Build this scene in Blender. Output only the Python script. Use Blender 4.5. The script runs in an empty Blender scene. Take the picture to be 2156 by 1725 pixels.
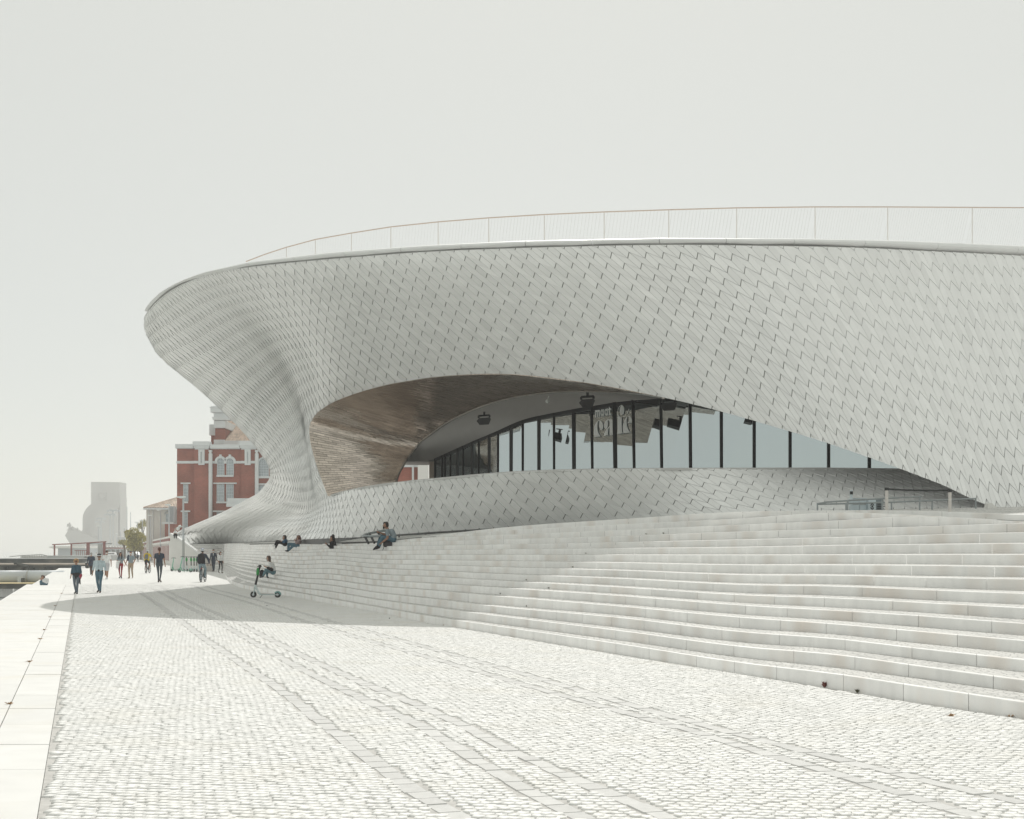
import bpy, math, random
import numpy as np
from mathutils import Vector, Matrix
random.seed(7); rng = np.random.default_rng(7)
S = bpy.context.scene
COL = S.collection
F, CX, HY, CH = 3000.0, 1078.0, 1160.0, 1.7          # focal length in survey units, principal column, horizon row, eye height

# ---------------------------------------------------------------- camera, sky, sun, exposure
cam = bpy.data.objects.new('camera', bpy.data.cameras.new('camera')); COL.objects.link(cam)
cam.location = (0, 0, CH); cam.rotation_euler = (math.radians(90), 0, 0)
cam.data.sensor_width = 36; cam.data.lens = 36 * F / 2156; cam.data.shift_y = (HY - 862.5) / 2156
cam.data.clip_end = 9000; cam.data.clip_start = 0.1
S.camera = cam; S.cycles.volume_bounces = 1
SUN_EL, SUN_AZ = math.radians(46), math.radians(3)   # azimuth measured from straight ahead towards the right
w = bpy.data.worlds.new('World'); S.world = w; w.use_nodes = True
nt = w.node_tree; nt.nodes.clear()
out = nt.nodes.new('ShaderNodeOutputWorld'); bg = nt.nodes.new('ShaderNodeBackground'); bg2 = nt.nodes.new('ShaderNodeBackground')
add = nt.nodes.new('ShaderNodeAddShader'); sky = nt.nodes.new('ShaderNodeTexSky')
sky.sky_type = 'NISHITA'; sky.sun_disc = False; sky.sun_elevation = SUN_EL; sky.sun_rotation = SUN_AZ
sky.air_density = 0.6; sky.dust_density = 1.0; sky.altitude = 0
nt.links.new(sky.outputs[0], bg.inputs[0]); bg.inputs[1].default_value = 0.02
bg2.inputs[0].default_value = (0.632, 0.636, 0.565, 1); bg2.inputs[1].default_value = 1.0     # thin bright veil of haze over the whole sky
nt.links.new(bg.outputs[0], add.inputs[0]); nt.links.new(bg2.outputs[0], add.inputs[1]); nt.links.new(add.outputs[0], out.inputs[0])
sl = bpy.data.lights.new('sun', 'SUN'); sl.energy = 2.4; sl.angle = math.radians(0.6); sl.color = (1.0, 0.968, 0.92)
so = bpy.data.objects.new('sun', sl); COL.objects.link(so); so.location = (0, 60, 60)
sd = Vector((math.sin(SUN_AZ) * math.cos(SUN_EL), math.cos(SUN_AZ) * math.cos(SUN_EL), math.sin(SUN_EL)))
so.rotation_euler = sd.to_track_quat('Z', 'Y').to_euler()
S.view_settings.view_transform = 'Standard'; S.view_settings.look = 'None'
S.view_settings.exposure = 0.0; S.view_settings.gamma = 1.0; S.view_settings.use_curve_mapping = False

# ---------------------------------------------------------------- helpers
def P(px, py, d): return np.array([(px - CX) / F * d, d, CH - (py - HY) / F * d])
def G(px, py, z=0.0):
    d = (CH - z) * F / (py - HY); return np.array([(px - CX) / F * d, d, z])
def PZ(px, d, z): return np.array([(px - CX) / F * d, d, z])
def zat(py, d): return CH - (py - HY) / F * d

def material(name, col, rough=0.6, metal=0.0, spec=0.5, noise=0.0, nscale=4.0, bump=0.0, bscale=20.0, tint=0.0, col2=None, c2amt=0.0, c2scale=1.0, stretch=(1, 1, 1), coat=0.0):
    m = bpy.data.materials.new(name); m.use_nodes = True; t = m.node_tree; b = t.nodes['Principled BSDF']
    b.inputs['Roughness'].default_value = rough; b.inputs['Metallic'].default_value = metal
    b.inputs['Specular IOR Level'].default_value = spec; b.inputs['Coat Weight'].default_value = coat
    base = (*col, 1); b.inputs['Base Color'].default_value = base
    if not (noise or bump or tint or c2amt): return m
    geo = t.nodes.new('ShaderNodeNewGeometry'); mp = t.nodes.new('ShaderNodeMapping'); mp.inputs['Scale'].default_value = stretch
    t.links.new(geo.outputs['Position'], mp.inputs[0]); last = None
    rgb = t.nodes.new('ShaderNodeRGB'); rgb.outputs[0].default_value = base; last = rgb.outputs[0]
    if c2amt:
        n = t.nodes.new('ShaderNodeTexNoise'); n.inputs['Scale'].default_value = c2scale; n.inputs['Detail'].default_value = 5
        r = t.nodes.new('ShaderNodeMapRange'); r.inputs[1].default_value = .5; r.inputs[2].default_value = .72; r.inputs[4].default_value = c2amt
        x = t.nodes.new('ShaderNodeMix'); x.data_type = 'RGBA'; x.inputs[7].default_value = (*col2, 1)
        t.links.new(mp.outputs[0], n.inputs[0]); t.links.new(n.outputs[0], r.inputs[0]); t.links.new(r.outputs[0], x.inputs[0]); t.links.new(last, x.inputs[6]); last = x.outputs[2]
    if noise:
        n = t.nodes.new('ShaderNodeTexNoise'); n.inputs['Scale'].default_value = nscale; n.inputs['Detail'].default_value = 6
        r = t.nodes.new('ShaderNodeMapRange'); r.inputs[1].default_value = .3; r.inputs[2].default_value = .7; r.inputs[3].default_value = 1 - noise; r.inputs[4].default_value = 1 + noise
        x = t.nodes.new('ShaderNodeVectorMath'); x.operation = 'SCALE'
        t.links.new(mp.outputs[0], n.inputs[0]); t.links.new(n.outputs[0], r.inputs[0]); t.links.new(last, x.inputs[0]); t.links.new(r.outputs[0], x.inputs[3]); last = x.outputs[0]
    if tint:
        a = t.nodes.new('ShaderNodeAttribute'); a.attribute_name = 'tint'
        r = t.nodes.new('ShaderNodeMapRange'); r.inputs[1].default_value = -1; r.inputs[3].default_value = 1 - tint; r.inputs[4].default_value = 1 + tint
        x = t.nodes.new('ShaderNodeVectorMath'); x.operation = 'SCALE'
        t.links.new(a.outputs['Fac'], r.inputs[0]); t.links.new(last, x.inputs[0]); t.links.new(r.outputs[0], x.inputs[3]); last = x.outputs[0]
    t.links.new(last, b.inputs['Base Color'])
    if bump:
        n = t.nodes.new('ShaderNodeTexNoise'); n.inputs['Scale'].default_value = bscale; n.inputs['Detail'].default_value = 4
        u = t.nodes.new('ShaderNodeBump'); u.inputs['Strength'].default_value = bump; u.inputs['Distance'].default_value = 0.02
        t.links.new(mp.outputs[0], n.inputs[0]); t.links.new(n.outputs[0], u.inputs['Height']); t.links.new(u.outputs[0], b.inputs['Normal'])
    return m

def cobble_material(name, col, joint, size=0.1):
    """setts too far away to be built one by one: voronoi cells with darker joints"""
    m = material(name, col, 0.75, noise=0.10, nscale=1.5); t = m.node_tree; b = t.nodes['Principled BSDF']
    geo = t.nodes.new('ShaderNodeNewGeometry'); v = t.nodes.new('ShaderNodeTexVoronoi'); v.feature = 'DISTANCE_TO_EDGE'; v.inputs['Scale'].default_value = 1 / size
    v.inputs['Randomness'].default_value = 0.6
    r = t.nodes.new('ShaderNodeMapRange'); r.inputs[1].default_value = .02; r.inputs[2].default_value = .12
    x = t.nodes.new('ShaderNodeMix'); x.data_type = 'RGBA'; x.inputs[6].default_value = (*joint, 1)
    src = b.inputs['Base Color'].links[0].from_socket
    t.links.new(geo.outputs['Position'], v.inputs['Vector']); t.links.new(v.outputs['Distance'], r.inputs[0]); t.links.new(r.outputs[0], x.inputs[0]); t.links.new(src, x.inputs[7])
    t.links.new(x.outputs[2], b.inputs['Base Color'])
    u = t.nodes.new('ShaderNodeBump'); u.inputs['Strength'].default_value = 0.4; u.inputs['Distance'].default_value = 0.01
    t.links.new(r.outputs[0], u.inputs['Height']); t.links.new(u.outputs[0], b.inputs['Normal'])
    return m

def mesh_data(name, V, Fc, mats, tint=None, smooth=False, mi=None):
    me = bpy.data.meshes.new(name); V = np.asarray(V, dtype=np.float32).reshape(-1, 3)
    if isinstance(Fc, np.ndarray):
        k = Fc.shape[1]; me.vertices.add(len(V)); me.vertices.foreach_set('co', V.ravel())
        me.loops.add(Fc.size); me.loops.foreach_set('vertex_index', Fc.ravel().astype(np.int32))
        me.polygons.add(len(Fc)); me.polygons.foreach_set('loop_start', np.arange(0, Fc.size, k, dtype=np.int32)); me.polygons.foreach_set('loop_total', np.full(len(Fc), k, dtype=np.int32))
        me.update(calc_edges=True)
    else: me.from_pydata(V.tolist(), [], [list(map(int, f)) for f in Fc]); me.update()
    for m in (mats if isinstance(mats, (list, tuple)) else [mats]): me.materials.append(m)
    n = len(me.polygons)
    if tint is not None:
        a = me.attributes.new('tint', 'FLOAT', 'FACE'); a.data.foreach_set('value', np.broadcast_to(np.asarray(tint, dtype=np.float32), (n,)).copy())
    if mi is not None: me.polygons.foreach_set('material_index', np.asarray(mi, dtype=np.int32))
    if smooth: me.polygons.foreach_set('use_smooth', np.ones(n, dtype=bool))
    return me

def link(name, data, parent=None, label=None, cat=None, group=None, kind=None):
    o = bpy.data.objects.new(name, data); COL.objects.link(o)
    if parent is not None: o.parent = parent
    if label: o['label'] = label
    if cat: o['category'] = cat
    if group: o['group'] = group
    if kind: o['kind'] = kind
    return o

class MB:
    """collects simple shapes into one mesh"""
    def __init__(s): s.v = []; s.f = []; s.m = []; s.cur = 0
    def _add(s, v, f):
        n = len(s.v); s.v += [tuple(map(float, p)) for p in v]; s.f += [[i + n for i in q] for q in f]; s.m += [s.cur] * len(f); return s
    def box(s, x0, x1, y0, y1, z0, z1):
        return s._add([(x, y, z) for z in (z0, z1) for y in (y0, y1) for x in (x0, x1)], [(0, 2, 3, 1), (4, 5, 7, 6), (0, 1, 5, 4), (2, 6, 7, 3), (0, 4, 6, 2), (1, 3, 7, 5)])
    def obox(s, c, ax, ay, az, hx, hy, hz):
        c, ax, ay, az = (np.array(q, float) for q in (c, ax, ay, az))
        v = [c + ax * hx * i + ay * hy * j + az * hz * k for k in (-1, 1) for j in (-1, 1) for i in (-1, 1)]
        return s._add(v, [(0, 2, 3, 1), (4, 5, 7, 6), (0, 1, 5, 4), (2, 6, 7, 3), (0, 4, 6, 2), (1, 3, 7, 5)])
    def tube(s, pts, r, n=8, cap=True):
        pts = [np.array(p, float) for p in pts]; rs = r if isinstance(r, (list, tuple)) else [r] * len(pts); v = []; f = []
        for i, p in enumerate(pts):
            a = pts[max(i - 1, 0)]; b = pts[min(i + 1, len(pts) - 1)]; t = (b - a) / (np.linalg.norm(b - a) + 1e-9)
            u = np.cross(t, (0, 0, 1) if abs(t[2]) < .9 else (1, 0, 0)); u /= np.linalg.norm(u); w_ = np.cross(t, u)
            v += [p + (u * math.cos(2 * math.pi * k / n) + w_ * math.sin(2 * math.pi * k / n)) * rs[i] for k in range(n)]
        for i in range(len(pts) - 1):
            f += [(i * n + k, i * n + (k + 1) % n, (i + 1) * n + (k + 1) % n, (i + 1) * n + k) for k in range(n)]
        if cap: f += [tuple(range(n))[::-1], tuple(range((len(pts) - 1) * n, len(pts) * n))]
        return s._add(v, f)
    def prism(s, poly, axis, lo, hi):
        """polygon in the plane across `axis`, extruded from lo to hi"""
        def mk(p, h): return {'x': (h, p[0], p[1]), 'y': (p[0], h, p[1]), 'z': (p[0], p[1], h)}[axis]
        n = len(poly); v = [mk(p, lo) for p in poly] + [mk(p, hi) for p in poly]
        return s._add(v, [tuple(range(n))[::-1], tuple(range(n, 2 * n))] + [(i, (i + 1) % n, n + (i + 1) % n, n + i) for i in range(n)])
    def ball(s, c, rx, ry=None, rz=None, n=10, m=7):
        ry = ry or rx; rz = rz or rx; v = [(c[0], c[1], c[2] - rz)]
        for j in range(1, m):
            a = math.pi * j / m - math.pi / 2
            v += [(c[0] + rx * math.cos(a) * math.cos(2 * math.pi * i / n), c[1] + ry * math.cos(a) * math.sin(2 * math.pi * i / n), c[2] + rz * math.sin(a)) for i in range(n)]
        v += [(c[0], c[1], c[2] + rz)]; f = [(0, 1 + (i + 1) % n, 1 + i) for i in range(n)]
        for j in range(m - 2): f += [(1 + j * n + i, 1 + j * n + (i + 1) % n, 1 + (j + 1) * n + (i + 1) % n, 1 + (j + 1) * n + i) for i in range(n)]
        L = len(v) - 1; f += [(L, 1 + (m - 2) * n + i, 1 + (m - 2) * n + (i + 1) % n) for i in range(n)]
        return s._add(v, f)
    def grid(s, A):
        A = np.asarray(A, float); a, b = A.shape[:2]
        return s._add(A.reshape(-1, 3), [(i * b + j, i * b + j + 1, (i + 1) * b + j + 1, (i + 1) * b + j) for i in range(a - 1) for j in range(b - 1)])
    def data(s, name, mats, smooth=False, tint=None):
        return mesh_data(name, s.v, s.f, mats, tint=tint, smooth=smooth, mi=s.m)
    def obj(s, name, mats, parent=None, smooth=False, tint=None, **k):
        return link(name, s.data(name, mats, smooth, tint), parent, **k)

def root(name, loc, label, cat, group=None, rz=0.0):
    o = link(name, None, label=label, cat=cat, group=group); o.location = loc; o.rotation_euler = (0, 0, rz); return o
def world_root(name, label, cat, group=None, loc=(0, 0, 0)):
    """thing whose parts are given in world coordinates"""
    return root(name, loc, label, cat, group)

def hermite(ts, V, t, mono=False):
    ts = np.asarray(ts, float); V = np.asarray(V, float); t = np.atleast_1d(t)
    d = np.diff(V, axis=0) / np.diff(ts)[:, None]; m = np.zeros_like(V); m[0] = d[0]; m[-1] = d[-1]
    h = np.diff(ts); m[1:-1] = (d[:-1] * h[1:, None] + d[1:] * h[:-1, None]) / (h[1:] + h[:-1])[:, None]
    if mono:
        a_, b_ = d[:-1], d[1:]; same = (a_ * b_) > 0; m[1:-1] = np.where(same, 2 * a_ * b_ / np.where(same, a_ + b_, 1), 0)
    i = np.clip(np.searchsorted(ts, t, side='right') - 1, 0, len(ts) - 2); hh = h[i]; x = ((t - ts[i]) / hh)[:, None]; hh = hh[:, None]
    return (2*x**3 - 3*x**2 + 1) * V[i] + (x**3 - 2*x**2 + x) * hh * m[i] + (-2*x**3 + 3*x**2) * V[i+1] + (x**3 - x**2) * hh * m[i+1]
def lerp_poly(pts, x):   # pts [(x,y..)], linear
    pts = np.array(pts, float); return np.array([np.interp(x, pts[:, 0], pts[:, k]) for k in range(1, pts.shape[1])])

# ---------------------------------------------------------------- materials of the setting
M_mortar = material('mortar', (0.56, 0.55, 0.53), 0.9, noise=0.15, nscale=9)
M_sett = material('limestone sett', (0.825, 0.825, 0.81), 0.62, noise=0.03, nscale=2.2, tint=0.03, col2=(.74,.71,.63), c2amt=.30, c2scale=.9, bump=0.10, bscale=60)
M_band = material('grey granite sett', (0.62, 0.62, 0.61), 0.7, noise=0.07, nscale=14, tint=0.07, bump=0.2, bscale=60)
M_far = cobble_material('distant setts', (0.80, 0.80, 0.785), (0.62, 0.62, 0.60))
M_tread = cobble_material('tread setts', (0.66, 0.655, 0.635), (0.40, 0.40, 0.39), 0.09)
M_riser = material('limestone kerb', (0.88, 0.878, 0.868), 0.55, noise=0.06, nscale=6, bump=0.08, bscale=30, tint=0.055, col2=(0.62, 0.545, 0.48), c2amt=0.6, c2scale=1.5, stretch=(1, 1, 0.3))
M_slab = material('quay slab', (0.76, 0.757, 0.74), 0.6, noise=0.04, nscale=2.5, tint=0.03, bump=0.05, bscale=25, col2=(0.70, 0.66, 0.58), c2amt=0.4, c2scale=0.8)
M_bank = material('stone embankment', (0.50, 0.44, 0.36), 0.9, noise=0.2, nscale=2, bump=0.4, bscale=5)
M_tile = material('glazed ceramic tile', (0.87, 0.88, 0.877), 0.20, spec=0.6, noise=0.025, nscale=1.5, tint=0.07)
M_under = material('dark joint backing', (0.30, 0.30, 0.295), 0.8)
M_rim = material('white painted rim', (0.80, 0.81, 0.81), 0.4, noise=0.02, nscale=3)
M_soffit = material('bronze glazed tile', (0.58, 0.51, 0.45), 0.20, metal=0.8, noise=0.06, nscale=3, tint=0.22, bump=0.0)
M_soffit.node_tree.nodes['Principled BSDF'].inputs['Specular Tint'].default_value = (0.62, 0.58, 0.54, 1)
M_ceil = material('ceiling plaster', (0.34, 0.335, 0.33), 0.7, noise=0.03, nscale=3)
M_black = material('black metal', (0.018, 0.020, 0.022), 0.45)
M_water = material('river water', (0.50, 0.52, 0.50), 0.12, spec=0.6, bump=0.6, bscale=1.2)

# ---------------------------------------------------------------- ground, quay, river
def qline(d): return -3.0 - 0.302 * (d - 9.0)          # edge between setts and kerb strip
def eline(d): return -5.5 - 0.298 * (d - 9.0)          # river edge of the quay
c0_pts = [(11.0, -14), (9.4, 0), (6.9, 9.5), (5.19, 14.45), (4.50, 16.09), (3.90, 17.68), (3.15, 20.0), (1.91, 22.97), (.585, 26.6), (-1.10, 31.3), (-1.95, 33.55), (-4.04, 40.5), (-7.94, 52.25), (-11.4, 62.2), (-16.3, 81.7), (-19.5, 97), (-22.4, 110), (-26.4, 124)]
c0_y = [p[1] for p in c0_pts]; c0_x = [p[0] for p in c0_pts]
def c0line(d): return np.interp(d, c0_y, c0_x)
mb = MB()
L = 3400.0
mb._add([(qline(-20), -20, -.009), (400, -20, -.009), (400, 72, -.009), (qline(72), 72, -.009)], [(0, 1, 2, 3)])
g = mb.obj('ground', M_mortar, kind='structure')
mb = MB(); mb._add([(eline(72) , 72, -.012), (900, 72, -.012), (2000, L, -.012), (eline(400) - 890, L, -.012), (eline(400), 400, -.012)], [(0, 1, 2, 3, 4)])
mb.obj('ground', M_far, kind='structure')
mb = MB(); mb.grid([[(x, y, -2.0) for x in (-3000, -400, -80, -20, 60)] for y in (-40, 20, 80, 200, 900, L)])
mb.obj('water', M_water, kind='structure')
ds = [-20, 0, 9, 20, 32, 45, 60, 80, 110, 160, 250, 400]
mb = MB(); mb.grid([[(eline(d) + .02, d, -.04), (eline(d) - .25 + .12*math.sin(d*1.3), d, -.35), (eline(d) - 1.0 + .25*math.sin(d), d, -1.1), (eline(d) - 2.2, d, -2.4)] for d in np.linspace(-20, 400, 160)])
mb.obj('riverbank', M_bank, kind='structure')

# setts, built stone by stone out to 72 m
def build_setts():
    ang = math.radians(9); ca, sa = math.cos(ang), math.sin(ang); a, b = 0.082, 0.104
    I, J = np.meshgrid(np.arange(-460, 260), np.arange(50, 760)); I = I.ravel(); J = J.ravel()
    u = (I + 0.5 * (J % 2)) * a; v = J * b
    u = u + rng.normal(0, .008, u.shape) + .01*np.sin(v*1.7); v = v + rng.normal(0, .010, v.shape) + 0.03*np.sin(u*.7+v*.4) + .006*np.sin(u*3.7+v*2.3)
    x = u * ca + v * sa * 1.0; y = -u * sa + v * ca
    keep = (y > 7.2) & (y < 72) & (x > qline(y) + .06) & (x < c0line(y) - .05) & (np.abs(x) < y * 0.375 + 1.0)
    for (xs, ys) in BANDS:
        for k in range(len(xs) - 1): pass
        bx = np.interp(y, ys, xs); keep &= ~((np.abs(x - bx) < BW / 2 + .030) & (y > ys[0]) & (y < ys[-1]))
    x, y = x[keep], y[keep]; n = len(x)
    order = np.argsort(y + np.abs(x) * .2); x, y = x[order], y[order]
    hu = (a / 2 - .0005 - rng.random(n) ** 2 * .004); hv = (b / 2 - .0005 - rng.random(n) ** 3 * .011)
    rot = ang + rng.normal(0, .09, n); c, s_ = np.cos(rot), np.sin(rot)
    V = np.zeros((n, 8, 3)); tz = rng.normal(0, .0008, n)
    sx, sy = rng.normal(0, .010, n), rng.normal(0, .010, n)
    for k, (i, j) in enumerate([(-1, -1), (1, -1), (1, 1), (-1, 1)]):
        for lvl, sc in ((0, 1.0), (1, .975)):
            du = i * hu * sc * (1 + rng.normal(0, .06, n)); dv = j * hv * sc * (1 + rng.normal(0, .06, n))
            q = k + 4 * lvl; V[:, q, 0] = x + du * c + dv * s_; V[:, q, 1] = y - du * s_ + dv * c
            V[:, q, 2] = (-.020 if lvl == 0 else 0) + (tz + du * sx + dv * sy if lvl else -.0)
    Fq = np.array([(4, 5, 6, 7), (0, 1, 5, 4), (1, 2, 6, 5), (2, 3, 7, 6), (3, 0, 4, 7)])
    tint = rng.normal(0, .5, n).clip(-1, 1)
    N = 300
    for q in range(N):
        me = mesh_data('cobblestone', V[q], Fq, M_sett, tint=tint[q]); link('cobblestone', me, g)
    Vr = V[N:]; m = len(Vr)
    Fr = (Fq[None] + (np.arange(m) * 8)[:, None, None]).reshape(-1, 4)
    me = mesh_data('cobblestones', Vr.reshape(-1, 3), Fr, M_sett, tint=np.repeat(tint[N:], 5)); link('cobblestones', me, g, kind='stuff')
    return n
BW = 0.155
band_px = [
 [(980,1725),(884,1671),(813.5,1621.5),(747,1571.7),(664,1509.4),(601.8,1459.6),(514.6,1401.5),(427.5,1343.3),(373.5,1302),(325,1266),(292,1245)],
 [(1233,1725),(1106,1662),(1011,1605),(891,1530),(767.7,1473),(664,1424),(606,1393),(510,1339),(450.4,1304),(373.5,1266),(325,1240.6)],
 [(1410,1725),(1328,1687),(1201,1636.7),(1075,1579.6),(979.6,1529),(895,1491),(830,1464),(768,1440),(664,1394),(581,1353),(494,1307),(439,1283.4),(378,1257),(341.6,1238.4)],
 [(2057,1719),(1803.5,1643),(1613,1586),(1423,1529),(1233,1478),(1043,1424),(830,1364),(726,1334),(643,1308),(541,1273.8),(473.9,1254),(431,1243),(399.4,1229.8)],
 [(2156,1690.5),(2057,1668),(1803,1608),(1550,1545),(1328,1484.6),(1106,1420),(809,1339),(705.6,1310),(553,1266.4),(504.4,1253.6),(455.5,1242),(418.9,1229)]]
BANDS = []
for bp in band_px:
    w_ = np.array([G(*p) for p in bp]); BANDS.append((w_[:, 0], w_[:, 1]))
nset = build_setts(); print('setts', nset)
cnt = 0
for bi, (xs, ys) in enumerate(BANDS):
    st = MB(); y = max(ys[0], 7.5); tints = []
    while y < min(ys[-1], 71):
        ln = random.uniform(.22, .36); xa, xb = np.interp([y, y + ln], ys, xs); t = np.array([xb - xa, ln]); t = t / np.linalg.norm(t); nn = np.array([t[1], -t[0]])
        p0 = np.array([xa, y]) + t * .004; p1 = np.array([xb, y + ln]) - t * .004; j = random.uniform(-.012, .012); hw = BW / 2 + random.uniform(-.012, .012); z = random.uniform(-.003, .003)
        q = [p0 - nn * (hw - j), p0 + nn * (hw + j), p1 + nn * (hw + j), p1 - nn * (hw - j)]; c = sum(q) / 4
        v = [(*a_, -.028) for a_ in q] + [(*(c + (a_ - c) * .95), z) for a_ in q]
        fc = [(4, 5, 6, 7), (0, 1, 5, 4), (1, 2, 6, 5), (2, 3, 7, 6), (3, 0, 4, 7)]; tv = random.uniform(-1, 1)
        if y < 21 and cnt < 295:
            link('band_stone', mesh_data('band_stone', v, fc, M_band, tint=tv), g); cnt += 1
        else: st._add(v, fc); tints += [tv] * 5
        y += ln
    st.obj('band_stones', M_band, g, tint=tints, kind='stuff')

# quay: kerb strip and big slabs, each one a piece
quay = MB(); quay._add([(eline(-20), -20, -.05), (qline(-20), -20, -.05), (qline(72), 72, -.05), (eline(72), 72, -.05)], [(0, 1, 2, 3)])
quay = quay.obj('pavement', M_mortar, kind='structure')
nlen = math.hypot(1, .302)
y = 4.0; k = 0
while y < 400:
    far = y > 72
    l1 = 1.42
    for row in ((0.0, .50, 1.42), (.508, 2.5, 2.85)):
        if row[2] > 2 and k % 2: continue
        y1 = y + row[2] - .012
        if far: continue
        q = [(qline(y) - row[1], y), (qline(y) - row[0] - .004, y), (qline(y1) - row[0] - .004, y1), (qline(y1) - row[1], y1)]
        z = random.uniform(-.003, .003); v = [(*a_, -.045) for a_ in q] + [(*a_, z) for a_ in q]
        link('paving_slab', mesh_data('paving_slab', v, [(4, 5, 6, 7), (0, 1, 5, 4), (1, 2, 6, 5), (2, 3, 7, 6), (3, 0, 4, 7)], M_slab, tint=random.uniform(-1, 1)), quay)
    y += l1; k += 1
    if y > 72: break

# ---------------------------------------------------------------- stone steps
def interp_missing(a): return a
SC = {}   # px -> list of (d, y) for k = 1..16, wall base (d,y)
def col(px, ground, ys, ds, base): SC[px] = (ground, ys, ds, base)
k16 = np.arange(16)
col(2156, 14.45, [1479.4,1432.8,1389.7,1349.6,1313.4,1280.4,1250.2,1220,1194,1168,1144,1121,1101.7,1098,1096.5,1084], [14.45+.9*i for i in range(13)]+[30.5,33.5,35.2], (37.5,1067))
col(1934, 15.95, [1446,1403,1366,1330,1297,1269,1242,1216,1191,1168,1146.5,1127,1108.9,1087.5,1085,1075.7], [15.95+.9*i for i in range(13)]+[27.7,33,36.5], (39.0,1071))
col(1765, 17.5, [1420.5,1379.5,1346,1315,1286.5,1260,1235,1212,1190,1168.6,1148.5,1131.5,1114,1096,1079.2,1074.9], [17.5+.9*i for i in range(14)]+[31.0,35], (39.4,1074.5))
col(1579, 19.48, [1398.5,1364,1332.6,1302,1276,1254,1232,1211,1190,1169,1152,1136,1119,1104,1090.5,1077], [19.48+.9*i for i in range(16)], (40.4,1079.5))
col(1328, 22.97, [1360,1331.5,1303.5,1279,1256.5,1238,1219.5,1202,1185.5,1168.7,1154.5,1141.5,1128,1115.5,1103.5,1092], [22.97+.89*i for i in range(16)], (42.5,1093))
col(1053, 28.98, [1319.8,1297.8,1278.3,1256,1238,1223.3,1209,1194.7,1181.5,1168.5,1157,1146.5,1136,1126.8,1118.4,1111.5], [28.98+.87*i for i in range(16)], (45.3,1114.8))
col(904, 33.55, [1298,1278.5,1261,1243.5,1229,1215,1202,1190,1179.5,1168.5,1158.5,1149,1140,1131.8,1130.5,1129], [33.55+.84*i for i in range(14)]+[45.6,46.5], (48.8,1124.5))
col(790, 39.7, [1278.6,1263,1248.4,1234.6,1221.8,1209.4,1197,1187.4,1177.9,1168.2,1159.6,1150.4,1143.5,1142.5,1141.5,1140.5], [39.7+.98*i for i in range(12)]+[51.4,51.9,52.3,52.8], (54,1131.5))
col(700, 45.6, [1262.5,1247.5,1234,1222,1210,1198.5,1188.5,1179.5,1171.5,1163,1156,1149.5,1146.5,1145,1144,1143], [45.6+1.06*i for i in range(12)]+[58.0,58.4,58.8,59.2], (60,1135.2))
col(622, 52.25, [1248,1237.8,1227,1217.7,1208,1198.7,1189.5,1180.7,1172,1164.5,1160,1151.5,1146,1145.5,1145,1144], [52.25+1.28*i for i in range(10)]+[65,65.9,66.7,67.2,67.7,68.2], (69.3,1139.3))
DS526 = [62.2, 66, 70, 74, 78, 81, 83.5, 85.5, 87, 88.5, 89.5, 90.3, 91, 91.7, 92.4, 93]
col(526, 62.2, [1234, 1222.5, 1212, 1202.5, 1194, 1186.7, 1180, 1173.9, 1168, 1162, 1156.9, 1151.4, 1147.5, 1146.5, 1145.5, 1144.8], DS526, (96, 1142.5))
def colz(px, g0, ds, h, base): col(px, g0, [HY - (h * (k + 1) - CH) * F / ds[k] for k in range(16)], ds, base)
colz(480, 81.7, [82, 96, 107, 113] + [117 + 1.15 * k for k in range(12)], .147, (133, 1144.5))
colz(474, 97.0, [97.5, 108, 115, 120] + [123 + 1.0 * k for k in range(12)], .147, (137, 1145))
colz(468, 110.0, [110.5, 117, 121.5, 124.5] + [126.5 + .9 * k for k in range(12)], .147, (139.5, 1145.3))
colz(440, 124.0, [124.5 + .88 * k for k in range(16)], .147, (141, 1145.8))
colz(400, 139.0, [139.5 + .58 * k for k in range(16)], .147, (149.5, 1146.5))
pxs = sorted(SC, reverse=True)
E = np.zeros((len(pxs) + 1, 18, 3))                   # columns x (ground, k1..k16, wall base)
for ci, px in enumerate(pxs):
    g0, ys_, ds_, bs = SC[px]
    E[ci + 1, 0] = PZ(px, g0, 0)
    for k in range(16): E[ci + 1, k + 1] = P(px, ys_[k], ds_[k])
    E[ci + 1, 17] = P(px, bs[1] , bs[0])
E[0] = E[1] + (E[1] - E[2]) * 3.2; E[0, 0, 2] = 0      # carried on beyond the right edge of the picture
E[0, :, 2] = E[1, :, 2]
tcol = np.array([0, *np.cumsum([np.linalg.norm(E[i + 1, 0] - E[i, 0]) for i in range(len(E) - 1)])])
fine = np.unique(np.concatenate([np.arange(0, tcol[-1], .6), tcol]))
EF = np.stack([hermite(tcol, E[:, k], fine) for k in range(18)], 1)          # fine columns
FB = EF.copy()                                       # riser feet
for k in range(1, 17):
    dist = np.linalg.norm(EF[:, k, :2] - EF[:, k - 1, :2], axis=1)
    rise = .012 if k > 1 else 0.0
    FB[:, k, :2] = EF[:, k if k > 1 else 1, :2]
    FB[:, k, 2] = np.minimum(EF[:, k, 2] - .004, EF[:, k - 1, 2] + np.clip(dist, 0, 8) * (np.where(EF[:, 0, 1] > 108, .30, .02) if k > 1 else 0))
FB[:, 1, 2] = -.03
steps = link('stone_steps', None, kind='structure')
NOSE = 0.13
seglist = []
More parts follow.
